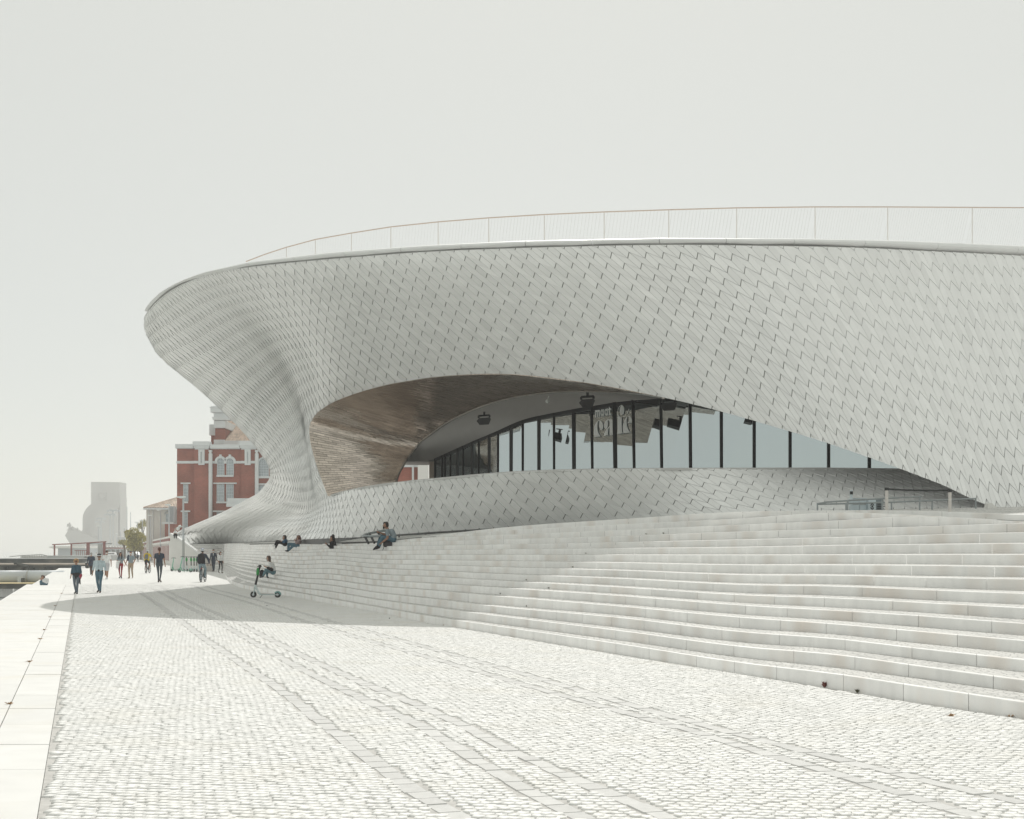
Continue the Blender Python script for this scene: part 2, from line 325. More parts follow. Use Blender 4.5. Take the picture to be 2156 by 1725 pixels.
for k in range(1, 17):
    top = EF[:, k]; nxt = EF[:, k + 1] if k < 16 else EF[:, 17]
    dirv = nxt - top; dl = np.linalg.norm(dirv[:, :2], axis=1, keepdims=True) + 1e-6
    back = top + dirv * np.minimum(NOSE / dl * 1.0, 0.45)
    z_end = (FB[:, k + 1, 2] if k < 16 else EF[:, 17, 2]); back[:, 2] = top[:, 2] + (z_end - top[:, 2]) * np.minimum(NOSE / dl[:, 0], .45)
    nf = nxt.copy(); nf[:, 2] = z_end
    t_ = MB(); t_.grid(np.stack([back, nf + (0, 0, 0)], 1) - np.array([0, 0, .004]))
    if k == 16:
        u_ = nf - top; u_[:, 2] = 0; u_ /= np.linalg.norm(u_, axis=1, keepdims=True) + 1e-6
        t_.grid(np.stack([nf - np.array([0, 0, .004]), nf + u_ * np.where(EF[:, 0, 1:2] > 50, 22.0, 4.5) + np.where(EF[:, 0, 1:2] > 50, .12, .03) * np.array([[0, 0, 1.0]])], 1))
    t_.obj('tread_paving', M_tread, steps)
    # the kerb stones of this step
    arc = np.concatenate([[0], np.cumsum(np.linalg.norm(np.diff(top[:, :2], axis=0), axis=1))])
    s0 = random.uniform(0, 1)
    while s0 < arc[-1] - .3:
        s1 = min(s0 + random.choice([1.1, 1.25, 1.4, 1.55]), arc[-1]); ss = np.array([s0 + .003, (s0 + s1) / 2, s1 - .003])
        def at(A): return np.stack([np.interp(ss, arc, A[:, c_]) for c_ in range(3)], 1)
        tf, bf, tb = at(top), at(FB[:, k]), at(back)
        if (tf[:, 2] - bf[:, 2]).max() > .02:
            inw = (tb - tf); inw[:, 2] = 0; inw /= np.linalg.norm(inw, axis=1, keepdims=True) + 1e-6
            ff = tf.copy(); ff[:, 2] -= .008; tf2 = tf + inw * .008
            bb = tb.copy(); bb[:, 2] -= .06
            bf[:, 2] -= .02
            V_ = np.concatenate([bf, ff, tf2, tb, bb]); fc = []
            for r in range(4):
                for c_ in range(2): fc.append((r * 3 + c_, (r + 1) * 3 + c_, (r + 1) * 3 + c_ + 1, r * 3 + c_ + 1))
            fc += [(0, 3, 6, 9, 12), (2, 14, 11, 8, 5)]
            dep = tf[1, 1]; vis = abs(tf[1, 0]) < dep * .372 and dep > 12
            size = (s1 - s0) * (tf[1, 2] - bf[1, 2]) / max(dep, 1) ** 2 if vis else -1
            seglist.append((size, V_, fc, random.gauss(0, .55)))
        s0 = s1
seglist.sort(key=lambda q: -q[0])
for size, V_, fc, tv in seglist[:300]: link('kerb_stone', mesh_data('kerb_stone', V_, fc, M_riser, tint=max(-1, min(1, tv))), steps)
st = MB(); tints = []
for size, V_, fc, tv in seglist[300:]: st._add(V_, fc); tints += [max(-1, min(1, tv))] * len(fc)
st.obj('kerb_stones', M_riser, steps, tint=tints, kind='stuff')
# flank closing the left end of the steps
mb = MB(); mb.grid(np.stack([EF[-1, :, :] - (0, 0, 0), np.stack([EF[-1, :, 0], EF[-1, :, 1], np.full(18, -.05)], 1)], 1)); mb.obj('step_flank', M_riser, steps)
# ---------------------------------------------------------------- the museum
museum = world_root('museum_building', 'low white museum with a swooping tiled canopy and eye-shaped glazed opening above the steps', 'museum')
def Pc(l): return np.array([P(*p) for p in l])
# columns of the tiled shell: v = 0 rim, 1 mouth level, 2 foot (in units of 14 then 12 rows)
VK = np.array([0, 1.2, 3.5, 7, 10.5, 14, 17, 20, 23.8, 26.0])
neck = [
 Pc([(310,656,54),(315,681,54.8),(340,725,56.8),(440,816,60.5),(530,906,63.5),(575,972,65),(580,1005,67.5),(553,1049,78),(397,1123,160),(396,1145,160)]),
 Pc([(335,628,52.3),(352,651,53.0),(392,700,54.6),(478,782,58),(556,862,61.5),(606,945,63.2),(618,1010,64.2),(597,1064,71),(492,1117,124),(472,1143,148)]),
 Pc([(400,590,50),(419,613,50.6),(462,660,52.2),(538,738,55.5),(598,820,59.2),(636,920,61.6),(650,1005,62.4),(648,1068,64.6),(592,1117,76),(562,1140,90)]),
 Pc([(510,563,47.8),(524,587,48.5),(553,635,50.2),(597,708,53.5),(632,790,57.2),(654,889,60.4),(668,984,61.1),(691,1045.6,61),(680,1100,61.6),(655,1135.8,63)])]
wrap = []
for k_, (x_, y_, d_) in enumerate([(345,700,61),(352,712,61.5),(378,733,63.5),(472,816,67.5),(562,906,70.5),(604,972,72),(606,1005,74),(580,1046,84),(400,1122.5,163),(399,1145,163)]): wrap.append(P(x_, y_, d_))
wrap = np.array(wrap)
# canopy columns right of the mouth corner: rim (px,py,d) and lower edge (px,py,d), curl exponent
rimC = [(510,563,47.8),(640,549,45.7),(760,539,44.2),(900,529,42.8),(1050,522.5,41.8),(1200,518,41.2),(1400,514,41.0),(1600,516,41.1),(1800,520,42.2),(1950,527,43.8),(2080,533,45.4),(2156,537,46.5),(2300,547,48.5),(2500,563,51)]
lowC = [(654,889,60.4),(702,847,57.5),(803,813,53.0),(935,792,48.8),(1079,788,45.9),(1236,806.4,44.0),(1452,849.7,42.3),(1660,907,41.0),(1825,961,40.0),(1975,1017,39.0),(2099,1067.8,38.2),(2185,1066,37.6),(2350,1064,37.0),(2560,1062,36.5)]
EXPN = [1.25,1.3,1.35,1.4,1.4,1.35,1.25,1.15,1.1,1.05,1.0,1.0,1.0,1.0]
sillC = [(691,1045.6,61),(745,1031,55.5),(835,1016.5,50.2),(940,1006,46.8),(1080,994.5,43.5),(1236,988.5,42.1),(1430,987.5,41.8),(1620,987.5,42.0),(1790,987.5,42.1),(1898,988.5,42.0),(2000,990,41.6),(2090,992,41.4),(2250,995,41.2),(2450,998,41)]
baseC = [(655,1135.8,63),(725,1132.5,57.5),(820,1128.5,53),(930,1121.5,49.2),(1070,1113,46.2),(1225,1104,44),(1430,1092,42),(1630,1079.5,40.6),(1810,1074,39.8),(1960,1071,39.3),(2099,1068.5,38.6),(2185,1066,38),(2350,1064,37.4),(2560,1062,37)]
cols = [wrap] + neck[:3]
for i in range(len(rimC)):
    T, M_ = P(*rimC[i]), P(*lowC[i]); S_, B_ = P(*sillC[i]), P(*baseC[i])
    if i == 0: cols.append(neck[3]); continue
    c_ = []
    for v in VK[:6]:
        t = v / 14.0; q = T + (M_ - T) * t; q[1] = T[1] + (M_[1] - T[1]) * (t ** EXPN[i])
        # keep the drawn row where it belongs when only the depth bends
        px = (rimC[i][0] + (lowC[i][0] - rimC[i][0]) * t); py = rimC[i][1] + (lowC[i][1] - rimC[i][1]) * t
        c_.append(P(px, py, q[1]))
    r20 = S_
    c_.append((M_ * .4 + S_ * .6)); c_.append(S_ + (S_ - B_) * (-(22 - 20) / 6.0)); c_.append(S_ + (B_ - S_) * (4.2 / 6)); c_.append(B_)
    cols.append(np.array(c_))
cols = np.array(cols)
rimP = cols[:, 0]; seg = np.linalg.norm(np.diff(rimP, axis=0), axis=1); seg[:4] *= 1.7; arc = np.concatenate([[0], np.cumsum(seg)]) / 0.245
uK = arc - arc[4]                                     # u = 0 at the column through the mouth corner
def vcol(c, r):
    return hermite(VK, c, r, True)
RG = np.arange(0, 26.01, .25); 
def vcol_band(ci, r):                                   # right of the mouth: straight rows in the parapet band
    i = ci - 4
    if i <= 0: return vcol(cols[ci], r)
    out_ = np.zeros((len(r), 3)); a = r <= 14; out_[a] = hermite(VK[:6], cols[ci][:6], r[a])
    S_, B_ = P(*sillC[i]), P(*baseC[i]); M_ = cols[ci][5]
    t = np.clip((r - 14) / 6, 0, 1)[:, None]; b = (r > 14) & (r < 20); out_[b] = (M_ + (S_ - M_) * t)[b]
    t = np.clip((r - 20) / 6, 0, 1)[:, None]; b = r >= 20; out_[b] = (S_ + (B_ - S_) * t)[b]
    return out_
CG = np.array([vcol_band(ci, RG) for ci in range(len(cols))])
UG = np.arange(math.floor(uK[0]), uK[-1], .5)
GRID = np.stack([hermite(uK, CG[:, j], UG) for j in range(len(RG))], 1)      # [u, r, 3]
# band region must interpolate across the mouth corner without the neck bulge
def surf(u, r):
    u = np.asarray(u, float); r = np.asarray(r, float)
    fu = np.clip((u - UG[0]) / .5, 0, len(UG) - 1.001); fr = np.clip(r / .25, 0, len(RG) - 1.001); i = fu.astype(int); j = fr.astype(int)
    a = (fu - i)[..., None]; b = (fr - j)[..., None]
    return (GRID[i, j] * (1 - a) + GRID[i + 1, j] * a) * (1 - b) + (GRID[i, j + 1] * (1 - a) + GRID[i + 1, j + 1] * a) * b
def normal(u, r):
    e = .6; du = surf(u + e, r) - surf(u - e, r); dr = surf(u, np.clip(r + e, 0, 26)) - surf(u, np.clip(r - e, 0, 26))
    n = np.cross(dr, du); n /= np.linalg.norm(n, axis=-1, keepdims=True) + 1e-9
    return n
n_ = normal(np.array([40.0]), np.array([6.0]))[0]; NS = -1.0 if n_[1] > 0 else 1.0
def clip_half(poly, axis, lim, keep_less):
    o = []
    for k in range(len(poly)):
        a, b = poly[k], poly[(k + 1) % len(poly)]; ia = (a[axis] <= lim) == keep_less; ib = (b[axis] <= lim) == keep_less
        if ia: o.append(a)
        if ia != ib:
            t = (lim - a[axis]) / (b[axis] - a[axis]); o.append(tuple(a[q] + (b[q] - a[q]) * t for q in (0, 1)))
    return o
SK, AMP = 1.30, 0.27
tiles = []
umin, umax = UG[0] + 1, UG[-1] - 2
for s in range(int(umin - SK * 27), int(umax) + 1):
    for j in range(-1, 27):
        # tile between seams s and s+1, rows j..j+1
        a0 = -AMP if s % 2 == 0 else AMP; a1 = -a0
        r = [(s, j + a0), (s + 1, j + a1), (s + 1, j + 1 + a1), (s, j + 1 + a0)]
        poly = [(q[0] + SK * q[1], q[1]) for q in r]
        cu = sum(q[0] for q in poly) / 4
        if max(q[0] for q in poly) < umin or min(q[0] for q in poly) > umax: continue
        # joints: shrink in the tile's own lattice
        g1, g2 = .020, .016 if s % 2 == 0 else .030
        rr = [(s + g1, j + a0 + g2), (s + 1 - g1, j + a1 + g2), (s + 1 - g1, j + 1 + a1 - g2), (s + g1, j + 1 + a0 - g2)]
        poly = [(q[0] + SK * q[1], q[1]) for q in rr]
        poly = clip_half(poly, 1, 0.08, False)
        if len(poly) < 3: continue
        poly = clip_half(poly, 1, 26.0, True)
        if len(poly) < 3: continue
        poly = clip_half(poly, 0, umin, False)
        if len(poly) < 3: continue
        poly = clip_half(poly, 0, umax, True)
        if len(poly) < 3: continue
        parts_ = []
        L_ = clip_half(poly, 0, 0.0, True)
        if len(L_) >= 3 and min(q[0] for q in poly) < 0: 
            if max(q[0] for q in poly) <= 0: parts_ = [poly]
            else:
                if max(q[1] for q in poly) <= 14 or min(q[1] for q in poly) >= 20: parts_ = [poly]
                else:
                    R_ = clip_half(poly, 0, 0.0, False); parts_ = [L_]
                    for lo, ax in ((14.0, True), (20.0, False)):
                        q_ = clip_half(R_, 1, lo, ax) if len(R_) >= 3 else []
                        if len(q_) >= 3: parts_.append(q_)
        else:
            for lo, ax in ((14.0, True), (20.0, False)):
                q_ = clip_half(poly, 1, lo, ax)
                if len(q_) >= 3: parts_.append(q_)
        for q_ in parts_:
            area = abs(sum(q_[k][0] * q_[(k + 1) % len(q_)][1] - q_[(k + 1) % len(q_)][0] * q_[k][1] for k in range(len(q_)))) / 2
            if area > .012: tiles.append((s, j, q_, area))
def tile_mesh(s, j, poly):
    uv = np.array(poly); Pt = surf(uv[:, 0], uv[:, 1]); N = normal(uv[:, 0], uv[:, 1]) * NS
    # each tile lies like a shingle: its lower end and one long side stand a little prouder
    t = (uv[:, 1] - j) ; side = (uv[:, 0] - SK * uv[:, 1] - s)
    h = .014 + .020 * np.clip(t, 0, 1) + (.012 if s % 2 else .0) * side
    top = Pt + N * h[:, None]; bot = Pt - N * .015; n = len(poly)
    return np.concatenate([bot, top]), [tuple(range(n, 2 * n))[::-1]] + [(k, n + k, n + (k + 1) % n, (k + 1) % n) for k in range(n)]
built = []
for (s, j, q_, area) in tiles:
    V_, fc = tile_mesh(s, j, q_); c = V_.mean(0)
    px = CX + c[0] / c[1] * F; py = HY - (c[2] - CH) / c[1] * F
    vis = 0 < px < 2156 and area > .6
    built.append((area / c[1] ** 2 if vis else -1, V_, fc, random.gauss(0, .45)))
built.sort(key=lambda q: -q[0]); print('tiles', len(built))
for sz, V_, fc, tv in built[:300]: link('ceramic_tile', mesh_data('ceramic_tile', V_, fc, M_tile, tint=max(-1, min(1, tv))), museum)
st = MB(); tints = []
for sz, V_, fc, tv in built[300:]: st._add(V_, fc); tints += [max(-1, min(1, tv))] * len(fc)
st.obj('ceramic_tiles', M_tile, museum, tint=tints, kind='stuff')
# dark backing under the tiles
def grid_obj(name, us, rs, off, m, **k):
    U_, R_ = np.meshgrid(us, rs, indexing='ij'); A = surf(U_, R_) - normal(U_, R_) * NS * off
    b = MB(); b.grid(A); return b.obj(name, m, museum, smooth=True, **k)
grid_obj('shell_backing', np.arange(umin, umax, 1.0), np.arange(0, 14.01, 1), .012, M_under)
grid_obj('shell_backing', np.arange(umin, 0.01, (0 - umin) / 40), np.arange(14, 20.01, 1), .012, M_under)
grid_obj('shell_backing', np.arange(umin, umax, 1.0), np.arange(20, 26.01, 1), .012, M_under)

bl = []
for px in np.linspace(398, 2500, 90):
    pass
us_ = np.arange(umin + 1, umax, 2.0); bl = surf(us_, np.full(len(us_), 25.97))
b_ = MB(); b_.grid(np.stack([bl + np.array([0, .03, .02]), bl + np.array([0, .05, -.7])], 1)); b_.obj('shadow_gap_strip', M_black, museum)  # black strip standing in for the shaded gap along the shell's foot
# rim: white rounded capping in long pieces
rim_top = [(310,655),(313,645),(320,634),(340,614),(380,592),(430,573),(530,550),(700,530),(900,515.5),(1100,506),(1400,500),(1700,501.5),(1900,505.5),(2156,516.5),(2300,526),(2500,541)]
rtx = np.array(rim_top, float)
def rim_pt(px):
    T = lerp_poly(rimC, px) if px > 510 else lerp_poly([(310,656,54),(318,645,53.3),(335,628,52.3),(360,608,51.3),(400,590,50),(440,577,49),(510,563,47.8)], px)
    return T[0], T[1], np.interp(px, rtx[:, 0], rtx[:, 1])
joints = [310, 314.6, 329, 353, 393.6, 454.4, 527, 622.6, 728, 846.7, 973, 1108, 1248, 1388, 1528, 1669, 1817.5, 1971, 2139, 2320, 2498]
rim_smooth_px = np.unique(np.concatenate([np.linspace(310, 400, 19), np.linspace(400, 2498, 80)]))
UR = np.interp
for a, b in zip(joints[:-1], joints[1:]):
    n = max(2, int((b - a) / 14)); sec = []
    for px in np.linspace(a, b, n + 1):
        py, d, ty = rim_pt(px); bz, tz = zat(py, d), zat(ty, d); h = max(tz - bz, .04); cz = (tz + bz) / 2; X = (px - CX) / F * d
        sec.append((X, d, cz, h))
    sec = np.array(sec); b_ = MB(); ring = []
    for i in range(len(sec)):
        p = sec[i]; q0 = sec[max(i - 1, 0)]; q1 = sec[min(i + 1, len(sec) - 1)]; t = (q1 - q0)[:2]; t /= np.linalg.norm(t) + 1e-9; nrm = np.array([-t[1], t[0]])   # away from the viewer
        e = .004 if (i == 0) else (-.004 if i == len(sec) - 1 else 0)
        prof = []
        for th in np.linspace(0, 2 * math.pi, 15)[:-1]:
            prof.append([p[0] + t[0] * e * 2 + nrm[0] * (.16 - .26 * math.cos(th)), p[1] + t[1] * e * 2 + nrm[1] * (.16 - .26 * math.cos(th)), p[2] + p[3] * .52 * math.sin(th)])
        ring.append(prof)
    ring = np.array(ring); ring = np.concatenate([ring, ring[:, :1]], 1); b_.grid(ring); b_._add(ring[0, :-1], [tuple(range(14))]); b_._add(ring[-1, :-1], [tuple(range(14))[::-1]])
    b_.obj('rim_capping', M_rim, museum, smooth=True)
# roof deck; its unseen back edge is cut to steer sunlight and shadow
fr = [rim_pt(p) for p in np.linspace(312, 2498, 60)]
front = np.array([[(px - CX) / F * q[1] + 0.0, q[1] + .15, zat(q[0], q[1]) + .03] for px, q in zip(np.linspace(312, 2498, 60), fr)])
left_edge = wrap[:1] + np.array([[.3, 0, 0]])
front = np.concatenate([left_edge, front]); nF = len(front)
back = []
for i in range(nF):
    t = i / (nF - 1); X = -13.8 + 43.6 * t; back.append([X, 100 if X < -12.5 else (76 if X < -8.5 else (64 if X < -2 else 84)), 9.6])
back = np.array(back)
b_ = MB(); b_.grid(np.stack([front + (back - front) * q for q in np.linspace(0, 1, 6)], 1)); b_.obj('roof', M_rim, museum)
b_ = MB(); b_.grid(np.stack([front + (back - front) * q - np.array([0, 0, .12]) for q in np.linspace(.06, 1, 6)], 1)); b_.obj('roof_underside', M_ceil, museum)

# soffit behind the mouth edge
pairs = [((693,1050,61.5),(836,1030,57.3)),((691,1045.6,61),(834,1016,57)),((671,991.7,60.9),(841,994,57.6)),((657,945,60.7),(853.5,972,58)),((651.5,912,60.5),(860,962,58.4)),((654,889,60.4),(868.9,950,58.6)),((664.6,873,59.4),(878,938,58.7)),((680,860,58.6),(890.9,924.8,58.6)),((702,847,57.5),(912.9,908,58.1)),((740,830,55.6),(945,886,57.4)),((803,813,53),(990,864,56.4)),((865,801.5,50.9),(1045,844,55.0)),((935,792,48.8),(1110,830,53.4)),((1005,788,47.2),(1187.7,822,51.6)),((1079,788,45.9),(1250,822,50)),((1155,796,44.9),(1310,824.5,48)),((1236,806.4,44.0),(1355,827.5,46)),((1340,826,43.2),(1392,834,43.9)),((1383,833,42.9),(1397,835.5,43.1))]
wv = np.arange(len(pairs)); A0 = np.array([P(*p[0]) for p in pairs]); A1 = np.array([P(*p[1]) for p in pairs])
def soff(wq, q):
    a = hermite(wv, A0, np.ravel(wq)); b = hermite(wv, A1, np.ravel(wq)); q = np.ravel(q)[:, None]
    p = a + (b - a) * q; L_ = np.linalg.norm(b - a, axis=1, keepdims=True)
    p[:, 1] += (np.sin(math.pi * q) * -.05 * L_)[:, 0]; p[:, 0] += (np.sin(math.pi * q) * -.06 * L_)[:, 0] * 0
    return p
wl = np.concatenate([[0], np.cumsum(np.linalg.norm(np.diff((A0 + A1) / 2, axis=0), axis=1))])
nrow = int(wl[-1] / .075); sv = []; 
wr = np.interp(np.linspace(0, wl[-1], nrow + 1), wl, wv)
for i in range(nrow):
    w0, w1 = wr[i], wr[i + 1]; g_ = (w1 - w0) * .07
    Lm = np.linalg.norm(soff([(w0 + w1) / 2], [1.0]) - soff([(w0 + w1) / 2], [0.0])); step = .62 / Lm if Lm > .3 else 1
    q0 = -step * ((i % 3) / 3.0)
    while q0 < 1:
        a, b = max(q0, 0) + .008 / max(Lm, .3), min(q0 + step, 1) - .008 / max(Lm, .3)
        if b - a > .02:
            c4 = soff([w0 + g_, w0 + g_, w1 - g_, w1 - g_], [a, b, b, a]); nn = np.cross(c4[1] - c4[0], c4[3] - c4[0]); nn /= np.linalg.norm(nn) + 1e-9
            if np.dot(nn, c4.mean(0) - np.array([0, 0, CH])) > 0: nn = -nn
            jit = rng.normal(0, .0022, 4); top = c4 + nn * (.02 + jit[:, None]); bot = c4 - nn * .01
            dep = np.linalg.norm(c4.mean(0)); sv.append((Lm * (b - a) / dep, np.concatenate([bot, top]), random.gauss(0, .5)))
        q0 += step
sv.sort(key=lambda q: -q[0]); print('soffit tiles', len(sv))
fc = [(4, 5, 6, 7), (0, 1, 5, 4), (1, 2, 6, 5), (2, 3, 7, 6), (3, 0, 4, 7)]
for q in sv[:300]: link('soffit_tile', mesh_data('soffit_tile', q[1], fc, M_soffit, tint=max(-1, min(1, q[2]))), museum)
st = MB(); tints = []
for q in sv[300:]: st._add(q[1], fc); tints += [max(-1, min(1, q[2]))] * 5
st.obj('soffit_tiles', M_soffit, museum, tint=tints, kind='stuff')
A = np.stack([soff(np.linspace(0, wv[-1], 60), np.full(60, q)) for q in np.linspace(0, 1, 9)], 1)
b_ = MB(); b_.grid(A + (A - np.array([0, 0, CH])) * .0004); b_.obj('soffit_backing', M_under, museum)
# trim along the inner soffit edge
edge = hermite(wv, A1, np.linspace(1, wv[-1], 70)); b_ = MB(); b_.tube(edge + np.array([0, -.02, -.03]), .05, 6); b_.obj('soffit_trim', material('metal trim', (.45, .43, .40), .25, metal=.8), museum)

# sill capping along the parapet
sp = np.array([(691,1045.8,61),(715,1037.9,58.3),(759,1028,54.6),(803,1020.8,51.7),(869,1013,49),(935,1007,47),(1000.8,1000.6,45.2),(1079,994.6,43.6),(1163,990.8,42.6),(1285,988.3,42),(1421,987.4,41.8),(1600,987,42),(1733.6,986.7,42.1),(1898,988.5,42),(1960,989,41.8)])
sx = np.linspace(700, 1955, 60); sill = np.array([P(x, np.interp(x, sp[:, 0], sp[:, 1]), np.interp(x, sp[:, 0], sp[:, 2])) for x in sx])
b_ = MB(); prof = []
for i, p in enumerate(sill):
    t = sill[min(i + 1, 59)] - sill[max(i - 1, 0)]; t = t[:2] / np.linalg.norm(t[:2]); n2 = np.array([-t[1], t[0]])
    prof.append([[p[0] + n2[0] * o, p[1] + n2[1] * o, p[2] + z] for o, z in ((-.07, -.05), (-.07, .025), (.35, .035), (.35, -.2))])
prof = np.array(prof); b_.grid(prof); b_.obj('sill_capping', material('sill capping', (.50, .50, .49), .5, noise=.03), museum)
# terrace floor behind the parapet
b_ = MB(); fl = sill[4:]; b_.grid(np.stack([fl + np.array([0, .3, -.15]), np.array([[p[0] * .6 - 2 if p[0] < 0 else p[0], p[1] + 12, 3.9] for p in fl])], 1)); b_.prism([(-5.6, 61), (-3.3, 61), (-3.3, 100), (-9.5, 100)], 'z', 3.6, 3.9)
b_.obj('terrace_floor', material('terrace paving', (.70, .68, .64), .6, noise=.04), museum)

# glazing
gp = [(905,61.5,972),(914,60,966),(989,57,932),(1041,55,910),(1100,53.3,884.5),(1163,52,870),(1244,50.4,855),(1295,49.5,846.7),(1349,48.7,840.6),(1407,48,838.5),(1500,47,836),(1600,46,834),(1750,45,832),(1860,44.2,832),(1960,43.4,832)]
gpa = np.array(gp, float); LEAN = 0.30
def LN(px): return float(np.interp(px, [1100, 1208, 1246, 1335, 1392, 1452, 1560], [.35, .55, .80, .80, .45, .18, 0.0]))
def gl(px): return np.interp(px, gpa[:, 0], gpa[:, 1]), np.interp(px, gpa[:, 0], gpa[:, 2])
M_glass = bpy.data.materials.new('coated window glass'); M_glass.use_nodes = True
t = M_glass.node_tree; b = t.nodes['Principled BSDF']; b.inputs['Base Color'].default_value = (.016, .018, .020, 1); b.inputs['Roughness'].default_value = .05
b.inputs['Specular IOR Level'].default_value = .5
gls = t.nodes.new('ShaderNodeBsdfGlossy'); gls.inputs['Color'].default_value = (.57, .63, .65, 1); gls.inputs['Roughness'].default_value = .012
mx = t.nodes.new('ShaderNodeMixShader'); mx.inputs[0].default_value = .90
t.links.new(b.outputs[0], mx.inputs[1]); t.links.new(gls.outputs[0], mx.inputs[2]); t.links.new(mx.outputs[0], t.nodes['Material Output'].inputs[0])
mull = [(914,.5),(929,.5),(935,.4),(946.5,.4),(961.9,1.2),(973.3,.4),(992.4,1.2),(1006.3,.4),(1028.5,1.3),(1046.8,.4),(1074.9,1.5),(1098.8,.4),(1134,1.6),(1165,.4),(1208,1.7),(1246.5,.8),(1296.3,2.2),(1334.9,.9),(1392.3,.9),(1452.4,.9),(1517.4,.9),(1586.4,1),(1662,1),(1743,1),(1828.6,1),(1925,1)]
for i, (px, wd) in enumerate(mull):
    LEAN = LN(px); d, ty = gl(px); zt = zat(ty, d); X = (px - CX) / F * d; hw = .030 * wd
    b_ = MB(); b_._add([(X - hw, d - .08, 3.7), (X + hw, d - .08, 3.7), (X + hw, d + .06, 3.7), (X - hw, d + .06, 3.7), (X - hw, d - .08 + LEAN, zt + .1), (X + hw, d - .08 + LEAN, zt + .1), (X + hw, d + .06 + LEAN, zt + .1), (X - hw, d + .06 + LEAN, zt + .1)], [(0, 1, 5, 4), (1, 2, 6, 5), (2, 3, 7, 6), (3, 0, 4, 7), (4, 5, 6, 7)]); b_.obj('mullion', M_black, museum)
    if i + 1 < len(mull):
        px2 = mull[i + 1][0];  d2, ty2 = gl(px2); X2 = (px2 - CX) / F * d2; z2 = zat(ty2, d2)
        wob = [rng.normal(0, .003) for _ in range(4)]
        b_ = MB(); v = [(X, d + wob[0], 3.75), (X2, d2 + wob[1], 3.75), (X2, d2 + wob[2] + LN(px2), z2 + .05), (X, d + wob[3] + LEAN, zt + .05)]
        b_._add(v, [(0, 1, 2, 3)]); b_.obj('window_pane', M_glass, museum)
        b_ = MB(); b_.grid([[(X, d - .06 + LEAN, zt - .10), (X, d - .06 + LEAN, zt + .06)], [(X2, d2 - .06 + LEAN, z2 - .10), (X2, d2 - .06 + LEAN, z2 + .06)]]); b_.grid([[(X, d - .06 + LEAN, zt - .10), (X, d + .05 + LEAN, zt - .10)], [(X2, d2 - .06 + LEAN, z2 - .10), (X2, d2 + .05 + LEAN, z2 - .10)]]); b_.obj('window_head', M_black, museum)
# plaster ceiling between the soffit and the glass
cp = [((853.5,972,58),(905,970,61.5)),((868.9,950,58.6),(914,966,60)),((890.9,924.8,58.6),(989,932,57)),((934.8,892.9,57.7),(1041,910,55)),((978.8,868.7,56.7),(1100,884.5,53.3)),((1045,844,55),(1163,870,52)),((1110,830,53.4),(1244,855,50.4)),((1187.7,822,51.6),(1295,846.7,49.5)),((1285,823.3,48.9),(1349,840.6,48.7)),((1355,827.5,46),(1380,839.3,48.4)),((1397,834.5,43.4),(1407,838.5,48)),((1500,855,43),(1500,836,47)),((1700,870,42.5),(1700,833,45.5)),((1960,900,42),(1960,832,43.4))]
C0 = np.array([P(*a) for a, b in cp]); C1 = np.array([P(*b) for a, b in cp]); tt = np.linspace(0, len(cp) - 1, 80)
c0, c1 = hermite(np.arange(len(cp)), C0, tt), hermite(np.arange(len(cp)), C1, tt)
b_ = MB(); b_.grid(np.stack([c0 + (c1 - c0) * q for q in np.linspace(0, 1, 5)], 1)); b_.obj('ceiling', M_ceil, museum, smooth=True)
# ceiling beyond the end of the glass, stone end pier, and unseen walls added to block the sun
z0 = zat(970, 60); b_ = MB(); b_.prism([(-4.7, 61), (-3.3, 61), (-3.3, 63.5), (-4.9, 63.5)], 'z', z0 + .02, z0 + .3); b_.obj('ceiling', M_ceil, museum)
b_ = MB(); b_.box(-3.52, -3.05, 60.6, 63, 3.7, z0); b_.obj('stone_pier', material('sandstone pier', (.52, .45, .38), .7, noise=.08, nscale=3), museum)
b_ = MB(); b_.box(-5.0, -3.66, 78, 79, 3.7, z0); b_.obj('white_column', M_rim, museum)
b_ = MB(); b_.grid([[(-3.2, 61.6, 3.5), (-3.2, 61.6, 9)], [(-4.0, 84, 3.5), (-4.0, 84, 9)], [(30, 84, 3.5), (30, 84, 9)]]); b_.obj('sun_block_wall', M_ceil, museum)
b_ = MB(); b_.grid([[(PZ(1955, 43.3, 3.7)), (PZ(1955, 43.3, 9))], [(30, 60, 3.7), (30, 60, 9)]]); b_.obj('sun_block_wall', M_ceil, museum)

# lettering on the two café panes
M_let = material('frosted lettering', (.92, .95, .94), .6)
def txt(px, py): return ((2350 + px / 10.148) / 1.9, (1600 + py / 10.148) / 1.9)
def letter(name, polys, off=.02):
    b_ = MB()
    for poly in polys:
        v = []
        for q in poly:
            X, Y = txt(*q); ms = [m_[0] for m_ in mull]; i_ = int(np.clip(np.searchsorted(ms, X) - 1, 0, len(ms) - 2)); a_, b2 = ms[i_], ms[i_ + 1]; f_ = (X - a_) / (b2 - a_)
            (da, ta), (db, tb) = gl(a_), gl(b2); za, zb = zat(ta, da) + .05, zat(tb, db) + .05; dd_ = da + (db - da) * f_; zt_ = za + (zb - za) * f_; ln_ = LN(a_) + (LN(b2) - LN(a_)) * f_; d = dd_
            for _ in range(4): d = dd_ + ln_ * (zat(Y, d) - 3.75) / (zt_ - 3.75)
            v.append(P(X, Y, d - .10))
        b_._add(v, [tuple(range(len(v)))])
        v2 = [p + np.array([0, .004, 0]) for p in v]; b_._add(v2, [tuple(range(len(v)))])
    me = b_.data(name, M_let); return link(name, me, museum)
def arcp(cx, cy, rx, ry, a0, a1, n=14): return [(cx + rx * math.cos(math.radians(a0 + (a1 - a0) * i / n)), cy + ry * math.sin(math.radians(a0 + (a1 - a0) * i / n))) for i in range(n + 1)]
